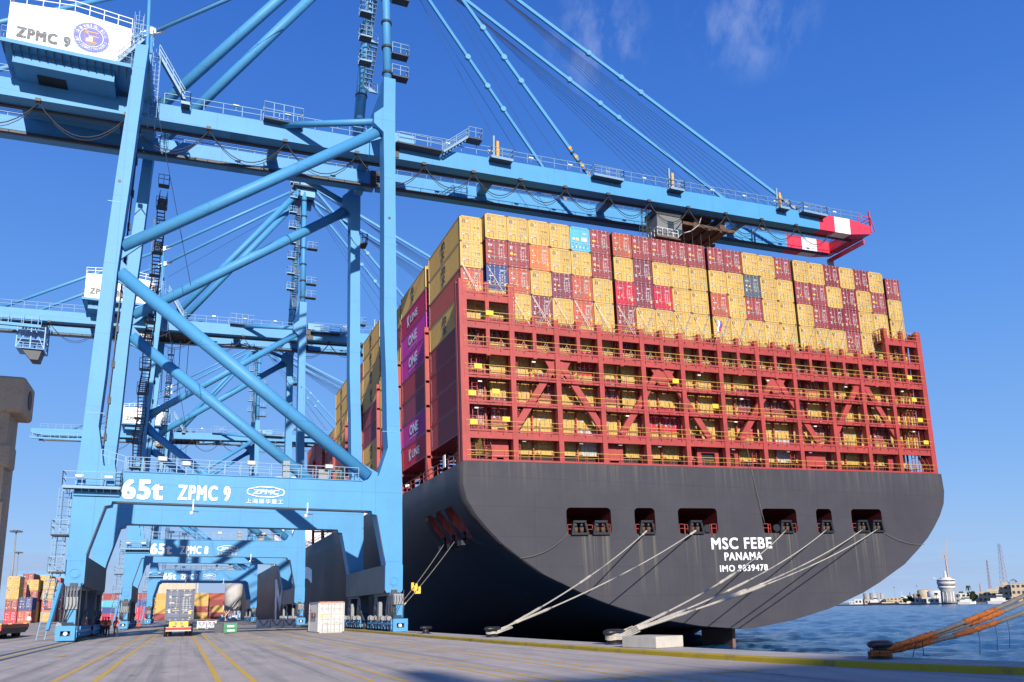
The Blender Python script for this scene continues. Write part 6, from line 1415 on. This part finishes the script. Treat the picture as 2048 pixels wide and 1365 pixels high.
# trees
def tree(px, D, h, w, label, palm=False):
    c, r, d = frame(px, D); o = thing('far_tree' if not palm else 'palm_tree', label, 'tree', tuple(c), 'trees on the far shore')
    q = MB(); q.tube(c, c+V(0, 0, h*.7), .35, 6, r2=.2); q.build('trunk', M_trunk, o)
    q = MB(); R2 = random.Random(px)
    if palm:
        for i in range(14):
            t = 2*pi*i/14; e = c+V(cos(t)*w/2, sin(t)*w/2, h*.62+R2.uniform(-1, 1.5)); m_ = c+V(cos(t)*w/4, sin(t)*w/4, h); s_ = V(-sin(t), cos(t), 0)*.5
            q.face([c+V(0, 0, h*.7)-s_*.3, c+V(0, 0, h*.7)+s_*.3, m_+s_, m_-s_]); q.face([m_-s_, m_+s_, e])
    else:
        cl = [(R2.uniform(-.5, .5)*w*.7, R2.uniform(-.5, .5)*w*.5, h*R2.uniform(.4, .85), w*R2.uniform(.14, .26)) for _ in range(14)]
        for i in range(700):
            a, b_, z, rr = R2.choice(cl); dv = Vector((R2.gauss(0, 1), R2.gauss(0, 1), R2.gauss(0, 1))).normalized()*rr*R2.uniform(.6, 1.1); p = c+r*(a+dv.x)+d*(b_+dv.y)+V(0, 0, z+dv.z)
            u = Vector((R2.gauss(0, 1), R2.gauss(0, 1), R2.gauss(0, 1))).normalized()*R2.uniform(.4, .9); v = u.cross(V(.3, .5, .8)).normalized()*R2.uniform(.4, .9); q.face([p-u, p+v, p+u, p-v])
    q.build('crown', M_leaf, o)
tree(1943, 1080, 13, 10, 'dark bushy tree between the white building and the pale shed'); tree(1950, 1090, 10, 9, 'lower dark tree right of the bushy one'); tree(2042, 1150, 27, 17, 'big dark tree above the roofs at the right edge'); tree(1924, 1130, 14, 6, 'dark tree over the white building roof')
tree(1940, 1075, 19, 8, 'palm tree standing above the bushy tree', True); tree(1874, 1100, 12, 7, 'palm tree in front of the domed tank', True); tree(1838, 1110, 11, 7, 'palm tree in front of the beige tank', True); tree(1822, 1120, 10, 8, 'dark low tree left of the tanks'); tree(1812, 1140, 7, 8, 'small dark tree by the domed building')
# boats
def boat(px0, px1, D, label, hullm, h=4, up=7, cabin=M_fw, mast_=8):
    c, r, d = frame((px0+px1)/2, D); c = c+V(0, 0, -LZ-2.8); w = (px1-px0)*D/F_*1.09
    o = thing('moored_boat', label, 'boat', tuple(c), 'boats moored along the far shore'); b_ = w*.12+1.5
    q = MB(); prof = [(-.5, .6, 1.15), (-.42, 1, 1.0), (.2, 1, 1.0), (.42, .6, 1.15), (.52, .05, 1.4)]
    for (x0, w0, z0), (x1, w1, z1) in zip(prof, prof[1:]):
        for s_ in (-1, 1):
            f = [c+r*x0*w+d*s_*b_*w0*.8, c+r*x1*w*.97+d*s_*b_*w1*.8, c+r*x1*w+d*s_*b_*w1+V(0, 0, h*z1*.6), c+r*x0*w+d*s_*b_*w0+V(0, 0, h*z0*.6)]; q.face(f if s_ < 0 else f[::-1])
        q.face([c+r*x0*w-d*b_*w0+V(0, 0, h*z0*.58), c+r*x1*w-d*b_*w1+V(0, 0, h*z1*.58), c+r*x1*w+d*b_*w1+V(0, 0, h*z1*.58), c+r*x0*w+d*b_*w0+V(0, 0, h*z0*.58)])
    x0, w0, z0 = prof[0]; q.face([c+r*x0*w-d*b_*w0*.8, c+r*x0*w+d*b_*w0*.8, c+r*x0*w+d*b_*w0+V(0, 0, h*z0*.6), c+r*x0*w-d*b_*w0+V(0, 0, h*z0*.6)]); q.build('hull', hullm, o)
    def blk(a0, a1, bb, z0, z1, nm, mt):
        v = [c+r*a*w+d*s_*bb+V(0, 0, z) for z in (z0, z1) for a, s_ in ((a0, -1), (a1, -1), (a1, 1), (a0, 1))]; q = MB()
        for f in ((3, 2, 1, 0), (4, 5, 6, 7), (0, 1, 5, 4), (1, 2, 6, 5), (2, 3, 7, 6), (3, 0, 4, 7)): q.face([v[i] for i in f])
        q.build(nm, mt, o)
    blk(-.3, .3, b_*.75, h*.55, h*.55+up*.45, 'deckhouse', cabin); blk(-.05, .2, b_*.5, h*.55+up*.45, h*.55+up, 'wheelhouse', cabin); blk(-.05, .2, b_*.52, h*.55+up*.62, h*.55+up*.85, 'windows', M_fwin)
    q = MB(); q.bar(c+V(0, 0, h*.5+up), c+V(0, 0, h*.5+up+mast_), .3, .3); q.bar(c+V(0, 0, h*.5+up+mast_*.6)-r*1.5, c+V(0, 0, h*.5+up+mast_*.6)+r*1.5, .25, .25); q.build('mast', M_fw, o)
boat(1738, 1760, 1230, 'dark-hulled tug moored in front of the grey silos', M_black, 6, 8, M_fw, 12); boat(1760, 1790, 1220, 'low dark workboat right of the tug', M_black, 4, 4, M_fb, 3); boat(1797, 1812, 1180, 'white tug by the sandy shore left of the tanks', M_fw, 5, 9, M_fw, 7)
boat(1918, 1946, 1045, 'white ferry moored right of the control tower', M_fw, 4, 6, M_fw, 10); boat(1979, 2014, 1025, 'long white ferry moored in front of the beige building', M_fw, 5, 7, M_fw, 8); boat(2014, 2034, 1020, 'low blue workboat moored at the right end', M_navy, 3, 3, M_fg, 3)
c, r, d = frame(1770, 1400); 
for i, (px, D, H) in enumerate(((1838, 1300, 24), (1792, 1350, 24))):
    c, r, d = frame(px, D); q = MB(); q.tube((0, 0, 0), (0, 0, H), .35, 6); q.tube((0, 0, H-.5), (0, 0, H+.5), 2.0, 8); o = q.build('far_light_mast', M_fg); o.location = c; tag(o, '%s thin far light mast on the opposite shore' % ('right-hand' if i == 0 else 'left-hand'), 'light mast')
